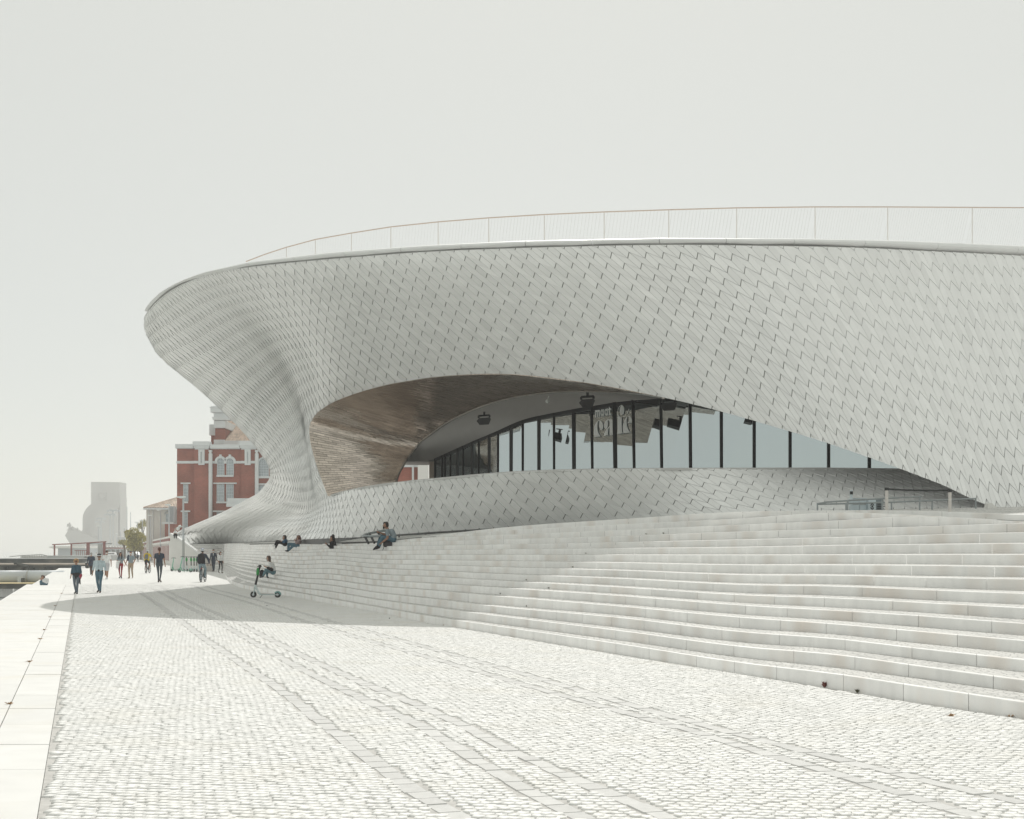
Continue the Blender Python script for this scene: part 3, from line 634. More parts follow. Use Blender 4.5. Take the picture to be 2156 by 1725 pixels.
letter('lettering', [[(305,430),(348,424),(348,698),(305,706)],[(385,490),(425,486),(425,692),(385,698)],[(462,484),(502,480),(502,682),(462,690)],[(305,432),(500,406),(503,484),(348,502),(305,506)]])
def ring(cx, cy, ro, ri, so, si, n=20): return [[(cx + ro * math.cos(a), cy + so * math.sin(a)), (cx + ro * math.cos(b), cy + so * math.sin(b)), (cx + ri * math.cos(b), cy + si * math.sin(b)), (cx + ri * math.cos(a), cy + si * math.sin(a))] for a, b in [(2 * math.pi * i / n, 2 * math.pi * (i + 1) / n) for i in range(n)]]
letter('lettering', ring(592, 528, 62, 26, 144, 64) + [[(624,388),(666,380),(666,656),(624,664)]])
letter('lettering', ring(758, 504, 62, 26, 144, 64) + [[(790,364),(832,356),(832,632),(790,640)]])
letter('lettering', [[(870,290),(916,284),(916,560),(958,540),(958,612),(875,628)],[(848,366),(960,346),(960,412),(848,434)]])
letter('lettering', [[(470,830),(445,838),(400,870),(350,930),(300,1030),(270,1150),(258,1280),(262,1400),(285,1510),(548,1478),(500,1440),(455,1370),(425,1280),(408,1180),(403,1060),(410,950),(425,890),(452,846),(478,850)],
                     [(470,832),(530,842),(590,900),(625,970),(640,1060),(628,1150),(600,1210),(555,1232),(515,1200),(488,1130),(478,1030),(478,930),(484,880),(478,850)]])
letter('lettering', [[(780,820),(815,800),(828,830),(832,960),(820,1080),(790,1150),(745,1178),(700,1160),(672,1090),(670,1000),(690,930),(730,860)],
                     [(800,806),(860,778),(930,770),(985,790),(1030,850),(1055,930),(1062,1050),(1062,1416),(902,1434),(902,950),(890,870),(850,818),(826,826)],
                     [(902,1058),(830,1130),(760,1210),(710,1290),(680,1370),(674,1460),(848,1438),(830,1370),(826,1290),(845,1180),(902,1080)]])
letter('lettering', [[(1350,232),(1375,212),(1430,225),(1475,290),(1496,380),(1490,480),(1460,570),(1400,612),(1350,590),(1320,520),(1312,430),(1325,350),(1352,280)],
                     [(1350,214),(1290,270),(1245,360),(1222,470),(1222,1200),(1205,1390),(1445,1358),(1405,1300),(1392,1200),(1392,706),(1550,680),(1550,664),(1400,690),(1320,688),(1275,650),(1245,580),(1238,500),(1248,400),(1290,300),(1352,234)],
                     [(1200,716),(1224,712),(1224,730),(1200,734)]])
letter('lettering', [[(1670,660),(1620,680),(1560,730),(1500,830),(1460,940),(1438,1060),(1436,1200),(1458,1360),(1745,1324),(1690,1270),(1640,1180),(1610,1080),(1592,960),(1588,860),(1600,740),(1630,684),(1660,680)],
                     [(1650,662),(1710,664),(1770,710),(1815,790),(1844,916),(1592,956),(1592,946),(1640,930),(1675,880),(1692,800),(1684,720),(1655,684)],
                     [(1586,572),(1682,360),(1698,366),(1612,572)]])

# roof terrace railing
rail_top = np.array([(518,551,50.2),(560,535,49.5),(603,521,48.8),(664,504.5,47.9),(740,491,47),(823,478,46.2),(922.5,467.5,45.6),(1029,459,45),(1146,452,44.4),(1272,446.5,43.9),(1408,442,43.5),(1551,438,43.5),(1716,436,44),(1869,436,45),(2047,437,46.5),(2156,437.5,47.5),(2290,440,49)])
M_rail = material('railing steel', (.74, .71, .67), .4); M_orange = material('oak handrail', (.58, .46, .38), .5)
M_wire = material('white railing wire', (.78, .78, .76), .4)
def rt(px): return P(px, np.interp(px, rail_top[:, 0], rail_top[:, 1]), np.interp(px, rail_top[:, 0], rail_top[:, 2]))
posts = [603,664,740,823,922.5,1029,1146,1272,1408,1551,1716,1869,2047,2200]
for a, b in zip([518] + posts[:-1], posts):
    b_ = MB(); b_.tube([rt(x) for x in np.linspace(a, b, 5)], .018, 6); b_.obj('handrail', M_orange, museum)
    top = np.array([rt(x) for x in np.linspace(a, b, max(3, int(np.linalg.norm(rt(b) - rt(a)) / .10)))]); b_ = MB()
    for p in top[1:-1]: b_.tube([p, p + np.array([-.28 * (p[0] + 15) / 30, .0, -1.25])], 0.005, 3, cap=False)
    b_.obj('railing_wires', M_wire, museum, kind='stuff')
    p = rt(b); b_ = MB(); b_.tube([p, p - np.array([0, 0, 1.3])], .016, 5); b_.obj('railing_post', M_rail, museum)
# ---------------------------------------------------------------- small building parts helper
def part(name, mb, mats, parent, **k): return mb.obj(name, mats, parent, **k)
def world_thing(name, label, cat, group=None, at=(0, 0, 0)):
    r_ = root(name, at, label, cat, group); return r_
def shift(mb, at):
    mb.v = [(x - at[0], y - at[1], z - at[2]) for x, y, z in mb.v]; return mb

def brick_material(name, c1, c2, mortar, scale=1.0, rows=.075, length=.24):
    m = bpy.data.materials.new(name); m.use_nodes = True; t = m.node_tree; b = t.nodes['Principled BSDF']; b.inputs['Roughness'].default_value = .85
    geo = t.nodes.new('ShaderNodeNewGeometry'); sx_ = t.nodes.new('ShaderNodeSeparateXYZ'); cx_ = t.nodes.new('ShaderNodeCombineXYZ'); ad = t.nodes.new('ShaderNodeMath'); ad.operation = 'ADD'
    br = t.nodes.new('ShaderNodeTexBrick'); br.inputs['Color1'].default_value = (*c1, 1); br.inputs['Color2'].default_value = (*c2, 1); br.inputs['Mortar'].default_value = (*mortar, 1)
    br.inputs['Scale'].default_value = 1; br.inputs['Mortar Size'].default_value = .012; br.inputs['Brick Width'].default_value = length; br.inputs['Row Height'].default_value = rows; br.inputs['Bias'].default_value = -.1
    t.links.new(geo.outputs['Position'], sx_.inputs[0]); t.links.new(sx_.outputs[0], ad.inputs[0]); t.links.new(sx_.outputs[1], ad.inputs[1]); t.links.new(ad.outputs[0], cx_.inputs[0]); t.links.new(sx_.outputs[2], cx_.inputs[1]); t.links.new(cx_.outputs[0], br.inputs[0])
    n = t.nodes.new('ShaderNodeTexNoise'); n.inputs['Scale'].default_value = .5; n.inputs['Detail'].default_value = 6; r = t.nodes.new('ShaderNodeMapRange'); r.inputs[1].default_value = .3; r.inputs[2].default_value = .7; r.inputs[3].default_value = .78; r.inputs[4].default_value = 1.2
    x = t.nodes.new('ShaderNodeVectorMath'); x.operation = 'SCALE'; t.links.new(geo.outputs['Position'], n.inputs[0]); t.links.new(n.outputs[0], r.inputs[0]); t.links.new(br.outputs[0], x.inputs[0]); t.links.new(r.outputs[0], x.inputs[3]); t.links.new(x.outputs[0], b.inputs['Base Color'])
    return m
M_brick = brick_material('red brick', (.33, .075, .048), (.24, .05, .033), (.32, .19, .15))
M_stucco = material('white stucco trim', (.66, .69, .70), .7, noise=.05, nscale=.8)
M_cream = material('cream render', (.62, .60, .56), .8, noise=.05, nscale=.4)
M_rooft = material('clay roof tile', (.50, .27, .17), .7, noise=.22, nscale=2, tint=.25)
M_rooft2 = material('tan clay tile', (.52, .42, .34), .7, noise=.15, nscale=2, tint=.2)  # muted tan clay of the laid tiles
M_pane = material('pale window glass', (.42, .47, .50), .15, metal=.35, noise=.15, nscale=.6)
M_frame = material('window frame', (.56, .60, .62), .5)
M_stone = material('grey stone', (.42, .43, .42), .85, noise=.1, nscale=.5)
M_conc = material('white concrete', (.74, .735, .71), .7, noise=.04, nscale=1)
M_red = material('red oxide steel', (.23, .06, .05), .6, noise=.1, nscale=2)
M_galv = material('galvanised steel', (.50, .53, .55), .4, metal=.4)
M_lampw = material('lamp head', (.70, .74, .73), .4)

# ---------------------------------------------------------------- brick power station
DB = 190.0
def B2(x, y): return 294.7 + x / 4.6835, 815.8 + y / 4.6835
def bx_(mb, x0, x1, y0, y1, d0, d1):
    """rectangle measured on the facade, between depths d0 and d1"""
    a, t_ = B2(x0, y0); b, q = B2(x1, y1)
    return mb.box((a - CX) / F * DB, (b - CX) / F * DB, d0, d1, zat(q, DB), zat(t_, DB))
bb = world_thing('brick_building', 'tall red brick power station with white cornices and arched windows behind the museum neck', 'building')
m_ = MB(); bx_(m_, 365, 2400, 578, 1640, DB, DB + 30); part('wall', m_, M_brick, bb)
m_ = MB(); bx_(m_, 540, 692, 600, 1640, DB - .35, DB - .002); part('pier', m_, M_brick, bb)
m_ = MB(); bx_(m_, 1003, 1145, 600, 1640, DB - .35, DB - .002); part('pier', m_, M_brick, bb)
for a, b, c, d in ((360, 535, 563, 600), (700, 990, 566, 604), (1166, 2400, 566, 604)):
    m_ = MB(); bx_(m_, a, b, c, d, DB - .7, DB + .5); bx_(m_, a, b, d, d + 6, DB - .45, DB - .01); part('cornice', m_, M_stucco, bb)
for a, b in ((535, 700), (990, 1166)):
    m_ = MB(); bx_(m_, a, b, 538, 578, DB - .95, DB + .6); bx_(m_, a + 6, b - 6, 578, 602, DB - .8, DB + .5); bx_(m_, a + 14, b - 14, 602, 615, DB - .6, DB - .36); part('cornice_block', m_, M_stucco, bb)
for a, b in ((585, 645), (1040, 1098)):
    m_ = MB(); bx_(m_, a, a + 23, 616, 768, DB - .60, DB - .352); bx_(m_, b - 23, b, 616, 768, DB - .60, DB - .352); bx_(m_, a + 23, b - 23, 616, 640, DB - .60, DB - .352); bx_(m_, a + 23, b - 23, 750, 768, DB - .60, DB - .352); bx_(m_, a + 23, b - 23, 640, 750, DB - .40, DB - .352); part('pilaster', m_, M_stucco, bb)
for a, b in ((362, 540), (692, 742), (946, 1003), (1145, 1166)):
    m_ = MB(); bx_(m_, a, b, 727, 752, DB - .18, DB - .001); part('string_course', m_, M_stucco, bb)
for a, b in ((540, 585), (645, 692), (1003, 1040), (1098, 1145)):
    m_ = MB(); bx_(m_, a, b, 727, 752, DB - .50, DB - .352); part('string_course', m_, M_stucco, bb)
def window(x0, x1, y0, y1, nx=4, ny=6, arch=False):
    f = MB(); cx = (x0 + x1) / 2; hw = (x1 - x0) / 2
    def q(x, y, d): a, b = B2(x, y); return ((a - CX) / F * DB, d, zat(b, DB))
    top = y0 + hw if arch else y0
    pts = ([(cx + hw * math.cos(t_), top - hw * math.sin(t_)) for t_ in np.linspace(0, math.pi, 13)] if arch else [(x1, y0), (x0, y0)]) + [(x0, y1), (x1, y1)]
    f._add([q(x, y, DB - .03) for x, y in pts], [tuple(range(len(pts)))]); p = part('window', f, M_pane, bb)
    g_ = MB()
    for i in range(nx + 1):
        x = x0 + (x1 - x0) * i / nx; yt = top - (math.sqrt(max(hw ** 2 - (x - cx) ** 2, 0)) if arch else 0); w_ = 2.4 if i in (0, nx) else 1.1
        if y1 - yt > 3: bx_(g_, x - w_, x + w_, yt, y1, DB - .09, DB - .035)
    for j in range(ny + 1):
        y = top + (y1 - top) * j / ny; bx_(g_, x0, x1, y - 1.1, y + 1.1, DB - .10, DB - .04)
    if arch:
        for t0, t1 in zip(np.linspace(0, math.pi, 13)[:-1], np.linspace(0, math.pi, 13)[1:]):
            a = [q(cx + r * math.cos(t_), top - r * math.sin(t_), DB - .09) for r, t_ in ((hw, t0), (hw, t1), (hw - 3, t1), (hw - 3, t0))]; g_._add(a, [(0, 1, 2, 3)])
        for r in (hw * .5,):
            for t0, t1 in zip(np.linspace(0, math.pi, 9)[:-1], np.linspace(0, math.pi, 9)[1:]):
                a = [q(cx + rr * math.cos(t_), top - rr * math.sin(t_), DB - .085) for rr, t_ in ((r, t0), (r, t1), (r - 2, t1), (r - 2, t0))]; g_._add(a, [(0, 1, 2, 3)])
    part('frame', g_, M_frame, p)
    return p
def arch_surround(cx, hw, top, w_):
    m = MB(); n = 14
    def q(r, t_, d): a, b = B2(cx + r * math.cos(t_), top - r * math.sin(t_)); return ((a - CX) / F * DB, d, zat(b, DB))
    for i in range(n):
        t0, t1 = math.pi * i / n, math.pi * (i + 1) / n; v = [q(r, t_, d) for d in (DB - .25, DB + .0) for r, t_ in ((hw, t0), (hw, t1), (hw + w_, t1), (hw + w_, t0))]
        m._add(v, [(0, 1, 2, 3), (0, 4, 5, 1), (3, 2, 6, 7)])
    bx_(m, cx - 11, cx + 11, top - hw - w_ - 14, top - hw + 2, DB - .34, DB)
    for s_ in (-1, 1): bx_(m, *(sorted((cx + s_ * hw, cx + s_ * (hw + w_)))), top, top + 18, DB - .251, DB)
    part('arch_surround', m, M_stucco, bb)
for c_ in (797, 890): window(c_ - 34, c_ + 34, 700, 864, 4, 5, True); arch_surround(c_, 35, 735, 22)
m_ = MB(); bx_(m_, 829, 858, 722, 753, DB - .252, DB); part('arch_spandrel', m_, M_stucco, bb)
for c_ in (1221, 1340): window(c_ - 48, c_ + 48, 700, 876, 4, 5, True); arch_surround(c_, 49, 749, 12)
for a, b, c, d in ((758, 925, 866, 883), (1170, 1400, 878, 897), (725, 957, 940, 953), (755, 922, 1127, 1143), (1140, 1400, 948, 962), (723, 955, 1215, 1230), (405, 500, 940, 953), (427, 475, 1127, 1143), (405, 497, 1215, 1230), (427, 472, 1392, 1408)):
    m_ = MB(); bx_(m_, a, b, c, d, DB - .28, DB); part('sill' if d - c > 14 else 'lintel', m_, M_stucco, bb)
for w_ in ((760, 830, 958, 1125), (853, 922, 958, 1125), (1172, 1265, 968, 1105), (1292, 1380, 968, 1105), (760, 828, 1233, 1335), (850, 920, 1233, 1335), (430, 475, 958, 1125), (440, 470, 1233, 1390)):
    window(*w_, nx=3 if w_[1] - w_[0] < 60 else 4, ny=5)
for x_, yb in ((703, 1640), (1158, 1110)):
    m_ = MB(); a, b = B2(x_, 655); c, d = B2(x_, yb); X = (a - CX) / F * DB; m_.tube([(X, DB - .5, zat(d, DB)), (X, DB - .5, zat(b, DB))], .26, 8); bx_(m_, x_ - 14, x_ + 14, 622, 640, DB - .8, DB - .2); bx_(m_, x_ - 9, x_ + 9, 640, 656, DB - .75, DB - .25); part('drain_pipe', m_, M_stucco, bb)
m_ = MB(); bx_(m_, 950, 1260, 1110, 1160, DB - 6, DB - .4); bx_(m_, 944, 1266, 1160, 1192, DB - 6.3, DB - .4); part('annex_parapet', m_, M_stucco, bb)
m_ = MB(); bx_(m_, 958, 1260, 1192, 1640, DB - 5.8, DB - .4); part('annex_wall', m_, M_brick, bb)
m_ = MB(); bx_(m_, 360, 480, 1455, 1560, DB - 1.0, DB - .36); part('stone_plinth', m_, M_stone, bb)
# upper storey set back behind the cornice
for (a, b, c, d, f_, bk, mt) in ((607, 680, 440, 600, 6, 20, M_brick), (598, 686, 330, 440, 5.4, 20, M_stucco), (680, 775, 380, 600, 4, 20, M_brick), (676, 790, 305, 378, 3.4, 19, M_stucco), (672, 778, 495, 540, 3.6, 12, M_stucco), (778, 2400, 508, 566, 3, 4.5, M_stucco)):
    m_ = MB(); bx_(m_, a, b, c, d, DB + f_, DB + bk); part('attic_block', m_, mt, bb)
m_ = MB(); ux = (B2(757, 0)[0] - CX) / F * DB
def uz(y): return zat(B2(0, y)[1], DB)
m_.v = []; prof = [(300, .95), (285, 1.0), (270, .85), (235, .72), (225, 1.15), (180, 1.25), (172, 1.1), (164, .6)]
for a, b in zip(prof[:-1], prof[1:]):
    m_.box(ux - 1.25 * a[1], ux + 1.25 * a[1], DB + 4 - a[1], DB + 4 + a[1], uz(a[0]), uz(b[0]))
part('finial', m_, M_stucco, bb)
rt0 = np.array([(B2(670, 0)[0] - CX) / F * DB, DB + 4, uz(508)]); rt1 = np.array([(B2(1800, 0)[0] - CX) / F * DB, DB + 4, uz(508)]); up = np.array([0, 12.0, uz(262) * 1.0 - uz(508) + 12 * (uz(262) - 1.7) / DB])
m_ = MB(); m_._add([rt0, rt1, rt1 + up, rt0 + up], [(0, 1, 2, 3)]); part('roof', m_, M_rooft, bb)
m_ = MB(); tn = []
for j in range(18):
    for i in range(74):
        a = rt0 + up * (j / 18) + (rt1 - rt0) * (i / 74); dx = (rt1 - rt0) / 74; u_ = up / 18; h = np.array([0, -.10, .16])
        v = [a + h * .2, a + dx * .5 + h, a + dx * .98 + h * .2, a + u_ * .96, a + dx * .5 + u_ * .96 + h * .6, a + dx * .98 + u_ * .96]
        m_._add(v, [(0, 1, 4, 3), (1, 2, 5, 4), (0, 2, 1)]); tn += [random.uniform(-1, 1)] * 3
part('roof_tiles', m_, M_rooft2, bb, tint=tn, kind='stuff')
m_ = MB(); m_._add([PZ(470, DB + 22, zat(871, DB + 22)), PZ(495, DB + 22, zat(860, DB + 22)), PZ(560, DB + 22, zat(862, DB + 22)), PZ(560, DB + 22, zat(885, DB + 22)), PZ(470, DB + 22, zat(885, DB + 22))], [(0, 1, 2, 3, 4)]); part('gable', m_, M_stone, bb)
# nearer brick wing glimpsed under the canopy
nb = world_thing('brick_wing', 'brick wing with a white band and drain pipe, glimpsed under the museum canopy', 'building')
DW = 122.0
def wb(mb, x0, x1, y0, y1, a=0, b=8): return mb.box((x0 - CX) / F * DW, (x1 - CX) / F * DW, DW + a, DW + b, zat(y1, DW), zat(y0, DW))
m_ = MB(); wb(m_, 790, 880, 905, 1155); part('wall', m_, M_brick, nb)
m_ = MB(); wb(m_, 788, 880.5, 975, 984, -.25, -.002); part('string_course', m_, M_stucco, nb)
m_ = MB(); m_.tube([((870 - CX) / F * DW, DW - .3, 0), ((870 - CX) / F * DW, DW - .3, zat(905, DW))], .1, 6); part('drain_pipe', m_, M_stucco, nb)
m_ = MB(); wb(m_, 880.6, 902, 900, 1155, -.6, 7); part('white_pier', m_, M_conc, nb)

# ---------------------------------------------------------------- low house with the tiled roof
DH = 232.0
hs = world_thing('cream_house', 'low cream house with a hipped clay roof left of the brick power station', 'house')
def hx(px): return (px - CX) / F * DH
m_ = MB(); m_.box(hx(308), hx(420), DH, DH + 14, -.01, zat(1071, DH)); part('wall', m_, M_cream, hs)
m_ = MB(); m_.box(hx(304), hx(420), DH - .7, DH + 14.6, zat(1073.5, DH), zat(1069.5, DH)); part('eaves', m_, M_stucco, hs)
e = zat(1069, DH); ap = np.array([hx(359), DH + 7, zat(1046, DH + 7)]); m_ = MB()
ra, rb, rc, rd = np.array([hx(305), DH - .7, e]), np.array([hx(420), DH - .7, e]), np.array([hx(420), DH + 14.6, e]), np.array([hx(305), DH + 14.6, e]); ap2 = ap + np.array([1.2, 0, 0]); rb2 = np.array([hx(406), DH - .7, e])
m_._add([ra, rb2, ap2, ap, rd, rc], [(0, 1, 2, 3), (0, 3, 4), (1, 5, 2)]); part('roof', m_, M_rooft, hs)
m_ = MB(); tn = []
for j in range(9):
    t0, t1 = j / 9, (j + .95) / 9; L0, R0 = ra + (ap - ra) * t0, rb2 + (ap2 - rb2) * t0; L1, R1 = ra + (ap - ra) * t1, rb2 + (ap2 - rb2) * t1; n = max(3, int((R0[0] - L0[0]) / .42))
    for i in range(n):
        a, b = L0 + (R0 - L0) * i / n, L0 + (R0 - L0) * (i + .92) / n; c, d = L1 + (R1 - L1) * i / n, L1 + (R1 - L1) * (i + .92) / n; h = np.array([0, -.06, .12])
        m_._add([a, (a + b) / 2 + h, b, c, (c + d) / 2 + h, d], [(0, 1, 4, 3), (1, 2, 5, 4), (0, 2, 1)]); tn += [random.uniform(-1, 1)] * 3
part('roof_tiles', m_, M_rooft2, hs, tint=tn, kind='stuff')
m_ = MB(); m_.tube([ra, ap], .12, 5); m_.tube([ap, rb2], .12, 5); part('roof_ridge', m_, M_rooft, hs)
m_ = MB(); m_.box(hx(350), hx(361.5), DH - .05, DH - .01, zat(1133, DH), zat(1083, DH)); wn = part('window', m_, M_pane, hs)
m_ = MB(); [m_.box(hx(x_) - .04, hx(x_) + .04, DH - .12, DH - .06, zat(1133, DH), zat(1083, DH)) for x_ in (350, 353.8, 357.6, 361.5)]; [m_.box(hx(350), hx(361.5), DH - .12, DH - .06, zat(y_, DH) - .04, zat(y_, DH) + .04) for y_ in (1083, 1091, 1099, 1107, 1115, 1124)]; part('frame', m_, M_frame, wn)
m_ = MB()
for i in range(10):
    a, b = math.pi * i / 10, math.pi * (i + 1) / 10; q = [(hx(355.8) + r * math.cos(t_), z_ + r * .8 * math.sin(t_)) for r, t_ in ((.46, a), (.46, b), (.72, b), (.72, a)) for z_ in (zat(1083, DH),)]
    m_._add([(x_, DH - .2, z_) for x_, z_ in q], [(0, 1, 2, 3)])
part('arch_surround', m_, M_stone, hs)
m_ = MB(); m_.box(hx(363.5), hx(372.5), DH - 2, DH - .3, zat(1101, DH), zat(1067, DH)); [m_.box(hx(363.5 + i * 1.5), hx(363.9 + i * 1.5), DH - 2.1, DH - 2.01, zat(1101, DH), zat(1067, DH)) for i in range(6)]; part('shutter_box', m_, M_galv, hs)
m_ = MB(); m_.box(hx(348), hx(372.5), DH - 2.4, DH - .1, zat(1104, DH), zat(1100, DH)); part('ledge', m_, M_stucco, hs)
m_ = MB(); m_.box(hx(354), hx(376), DH - 2.2, DH - .3, -.01, zat(1104.2, DH)); part('brick_base', m_, M_brick, hs)
m_ = MB(); [m_.tube([(hx(x_), DH - .1, 0), (hx(x_), DH - .1, zat(1072, DH))], .07, 5) for x_ in (314, 322.5)]; part('drain_pipe', m_, M_stucco, hs)

# ---------------------------------------------------------------- red and white pavilion wall along the promenade
pv = world_thing('market_pavilion', 'long low pavilion with red panels between white posts, beside the concrete ramp wall', 'pavilion')
pa, pb_ = np.array([(357.5 - CX) / F * 172, 172, 0]), np.array([(300 - CX) / F * 300, 300, 0]); pa[2] = pb_[2] = 0; n = 26; dv = (pb_ - pa) / n; dn = dv / np.linalg.norm(dv); nn = np.array([dn[1], -dn[0], 0.]); 
if nn[0] > 0: nn = -nn
H_ = 3.6
dep = 0
pv_d = [pa[1] * (pb_[1] / pa[1]) ** (i / n) for i in range(n + 1)]
pts = [pa + (pb_ - pa) * ((d - pa[1]) / (pb_[1] - pa[1])) for d in pv_d]
for i in range(n):
    a, b = pts[i], pts[i + 1]; u_ = (b - a)
    m_ = MB(); c = a + u_ * .5; m_.obox(c + np.array([0, 0, 1.35]), dn, nn, (0, 0, 1), np.linalg.norm(u_) * .40, .06, 1.0); part('red_panel', m_, M_red, pv)
    m_ = MB(); m_.obox(a + np.array([0, 0, 1.3]), dn, nn, (0, 0, 1), np.linalg.norm(u_) * .10, .075, 1.3); part('post', m_, M_conc, pv)
m_ = MB(); L_ = np.linalg.norm(pb_ - pa) / 2; c = (pa + pb_) / 2; m_.obox(c + np.array([0, 0, 2.75]), dn, nn, (0, 0, 1), L_, .12, .14); m_.obox(c + np.array([0, 0, 3.35]), dn, nn, (0, 0, 1), L_, .14, .12); part('roof_band', m_, M_conc, pv)
m_ = MB(); m_.obox(c + np.array([0, 0, 3.06]), dn, nn, (0, 0, 1), L_, .1, .16); part('red_frieze', m_, M_red, pv)
m_ = MB(); m_.obox(c + np.array([0, 0, .25]), dn, nn, (0, 0, 1), L_, .15, .25); part('base', m_, M_conc, pv)

# ---------------------------------------------------------------- concrete ramp wall
rw = world_thing('ramp_wall', 'triangular white concrete ramp wall sloping down behind the parked scooters', 'wall')
DR = 124.0
poly = [((358 - CX) / F * DR, 0), ((434 - CX) / F * DR, 0), ((436 - CX) / F * DR, .9), ((386 - CX) / F * DR, zat(1142.5, DR)), ((358 - CX) / F * DR, zat(1125.4, DR))]
m_ = MB(); m_.prism(poly, 'y', DR, DR + .5); part('wall', m_, M_conc, rw)
q0, q1 = poly[4], poly[3]; q2 = poly[2]
m_ = MB(); m_.prism([(q0[0], q0[1] + .003), (q1[0], q1[1] + .003), (q2[0], q2[1] + .003), (q2[0], q2[1] + .12), (q1[0], q1[1] + .13), (q0[0], q0[1] + .13)], 'y', DR - .05, DR + .9); part('coping', m_, M_rim, rw)

# ---------------------------------------------------------------- street lamps and masts
def make_lamp(px, yh, lab, H=7.3, grp='street lamps along the promenade', kind=0):
    d = (H - 1.7) * F / (HY - yh); X = (px - CX) / F * d
    t_ = root('street_lamp' if kind == 0 else 'light_mast', (X, d, 0), lab, 'street lamp' if kind == 0 else 'light mast', grp)
    s_ = max(1.0, d / 260)
    m = MB(); m.tube([(0, 0, 0), (0, 0, 1.2)], .13 * s_, 8); m.tube([(0, 0, 1.2), (0, 0, H - .12)], [.10 * s_, .075 * s_], 8); m.obj('pole', M_galv, t_)
    if kind == 0:
        m = MB(); v = []
        for (x_, w_, z0, z1) in ((-.56, .02, .02, .06), (-.5, .12, -.01, .09), (-.25, .18, -.06, .13), (0, .17, -.08, .14), (.16, .12, -.05, .10), (.21, .03, .01, .05)):
            v.append([(x_, -w_, H + z0 + .05), (x_, 0, H + z0), (x_, w_, H + z0 + .05), (x_, w_ * .8, H + z1), (x_, -w_ * .8, H + z1), (x_, -w_, H + z0 + .05)])
        m.grid(v); m.obj('lamp_head', M_lampw, t_, smooth=True)
    else:
        m = MB(); m.tube([(0, 0, H - .3), (0, 0, H)], [.3, .7], 8); [m.box(-1.6 + i * .8 - .3, -1.6 + i * .8 + .3, -.3, .3, H - .15 + .25 * (i % 2), H + .4 + .25 * (i % 2)) for i in range(5)]; m.obj('floodlights', M_galv, t_)
    return t_
l1 = make_lamp(386, 1048, 'nearest street lamp, with a round camera globe, before the ramp wall', H=6.15)
m_ = MB(); m_.ball((-.42, -.1, 3.55), .15, .15, .17); m_.ball((-.26, -.1, 3.75), .13, .13, .12); m_.tube([(-.4, -.1, 3.8), (0, 0, 3.7)], .04, 5); m_.obj('camera_globe', M_lampw, l1, smooth=True)
m_ = MB(); m_.tube([(0, 0, 1.21), (0, 0, 2.6)], .105, 8); m_.obj('pole_sleeve', M_stone, l1)
for px, yh, lab in ((356, 1064, 'second street lamp, in front of the end of the red pavilion'), (338, 1075, 'street lamp before the cream house wall, third along the promenade'), (317.5, 1086, 'street lamp at the left corner of the cream house'), (300, 1096.7, 'street lamp between the yellow-green tree and the house'), (289, 1100.7, 'street lamp standing in front of the yellow-green tree'),
                    (262, 1112, 'distant street lamp just left of the yellow-green tree'), (254, 1118.7, 'distant street lamp by the right edge of the grey monument'), (246, 1124, 'far street lamp over the parked white car'), (207, 1108, 'far street lamp before the middle of the grey monument')):
    make_lamp(px, yh, lab)
for px, yh, lab in ((238.2, 1077, 'tallest floodlight mast in front of the grey monument'), (231.8, 1085, 'floodlight mast just left of the tallest mast'), (213, 1093.5, 'short pair-left floodlight mast before the monument arcs'), (210.5, 1100, 'lowest floodlight mast before the monument arcs')):
    make_lamp(px, yh, lab, H=13.5, grp='floodlight masts near the monument', kind=1)
for px, y0, lab in ((267.5, 1067, 'tall thin bare mast right of the monument'), (275, 1078, 'shorter thin bare mast beside the tall one')):
    t_ = root('flag_mast', ((px - CX) / F * 520, 520, 0), lab, 'mast', 'thin masts beyond the trees'); m = MB(); m.tube([(0, 0, 0), (0, 0, zat(y0, 520))], [.22, .12], 6); m.obj('pole', M_galv, t_)

# ---------------------------------------------------------------- monument, a kilometre off
DM = 1060.0
M_mon = material('pale monument stone', (.34, .345, .33), .9, noise=.06, nscale=.08)
mo = world_thing('stone_monument', 'huge pale stone monument shaped like a ship prow and sail, faded by haze', 'monument')
def mx_(px): return (px - CX) / F * DM
def mz(py): return zat(py, DM)
m_ = MB(); m_.prism([(mx_(191.6), mz(1062)), (mx_(191.6), mz(1014.8)), (mx_(252), mz(1015.5)), (mx_(252.3), mz(1046)), (mx_(253), mz(1047)), (mx_(253), -.1), (mx_(191.6), -.1)], 'y', DM, DM + 18); part('tower', m_, M_mon, mo)
def arc_px(x0, y0, rx, ry, n=14): return [(mx_(x0 - rx * math.cos(a)), mz(y0 - ry * math.sin(a))) for a in np.linspace(0, math.pi / 2, n)]
for (xr, yc, rx, ry, fr_) in ((213, 1095, 38, 39, 1.5), (226, 1100, 34, 38, 4.0), (236, 1105, 32, 36, 7.0)):
    pl = arc_px(xr, yc, rx, ry) + [(mx_(252), mz(yc - ry)), (mx_(252), -.1), (mx_(xr - rx), -.1)]
    m_ = MB(); m_.prism(pl, 'y', DM - fr_, DM - .01); part('sail', m_, M_mon, mo)
m_ = MB(); m_.prism([(mx_(144.8), mz(1128)), (mx_(151.5), mz(1117)), (mx_(168), mz(1118)), (mx_(186), mz(1124)), (mx_(215), mz(1138)), (mx_(230), mz(1146)), (mx_(230), -.1), (mx_(160), -.1), (mx_(158), mz(1150))], 'y', DM - 9, DM - 4.6); part('prow', m_, M_mon, mo)
m_ = MB()
for a, b, c, d in ((206.7, 208.2, 1037.6, 1054), (223.5, 225, 1037.6, 1054), (208.2, 223.5, 1037.6, 1039), (208.2, 223.5, 1052.6, 1054)): m_.box(mx_(a), mx_(b), DM - .8, DM - .01, mz(d), mz(c))
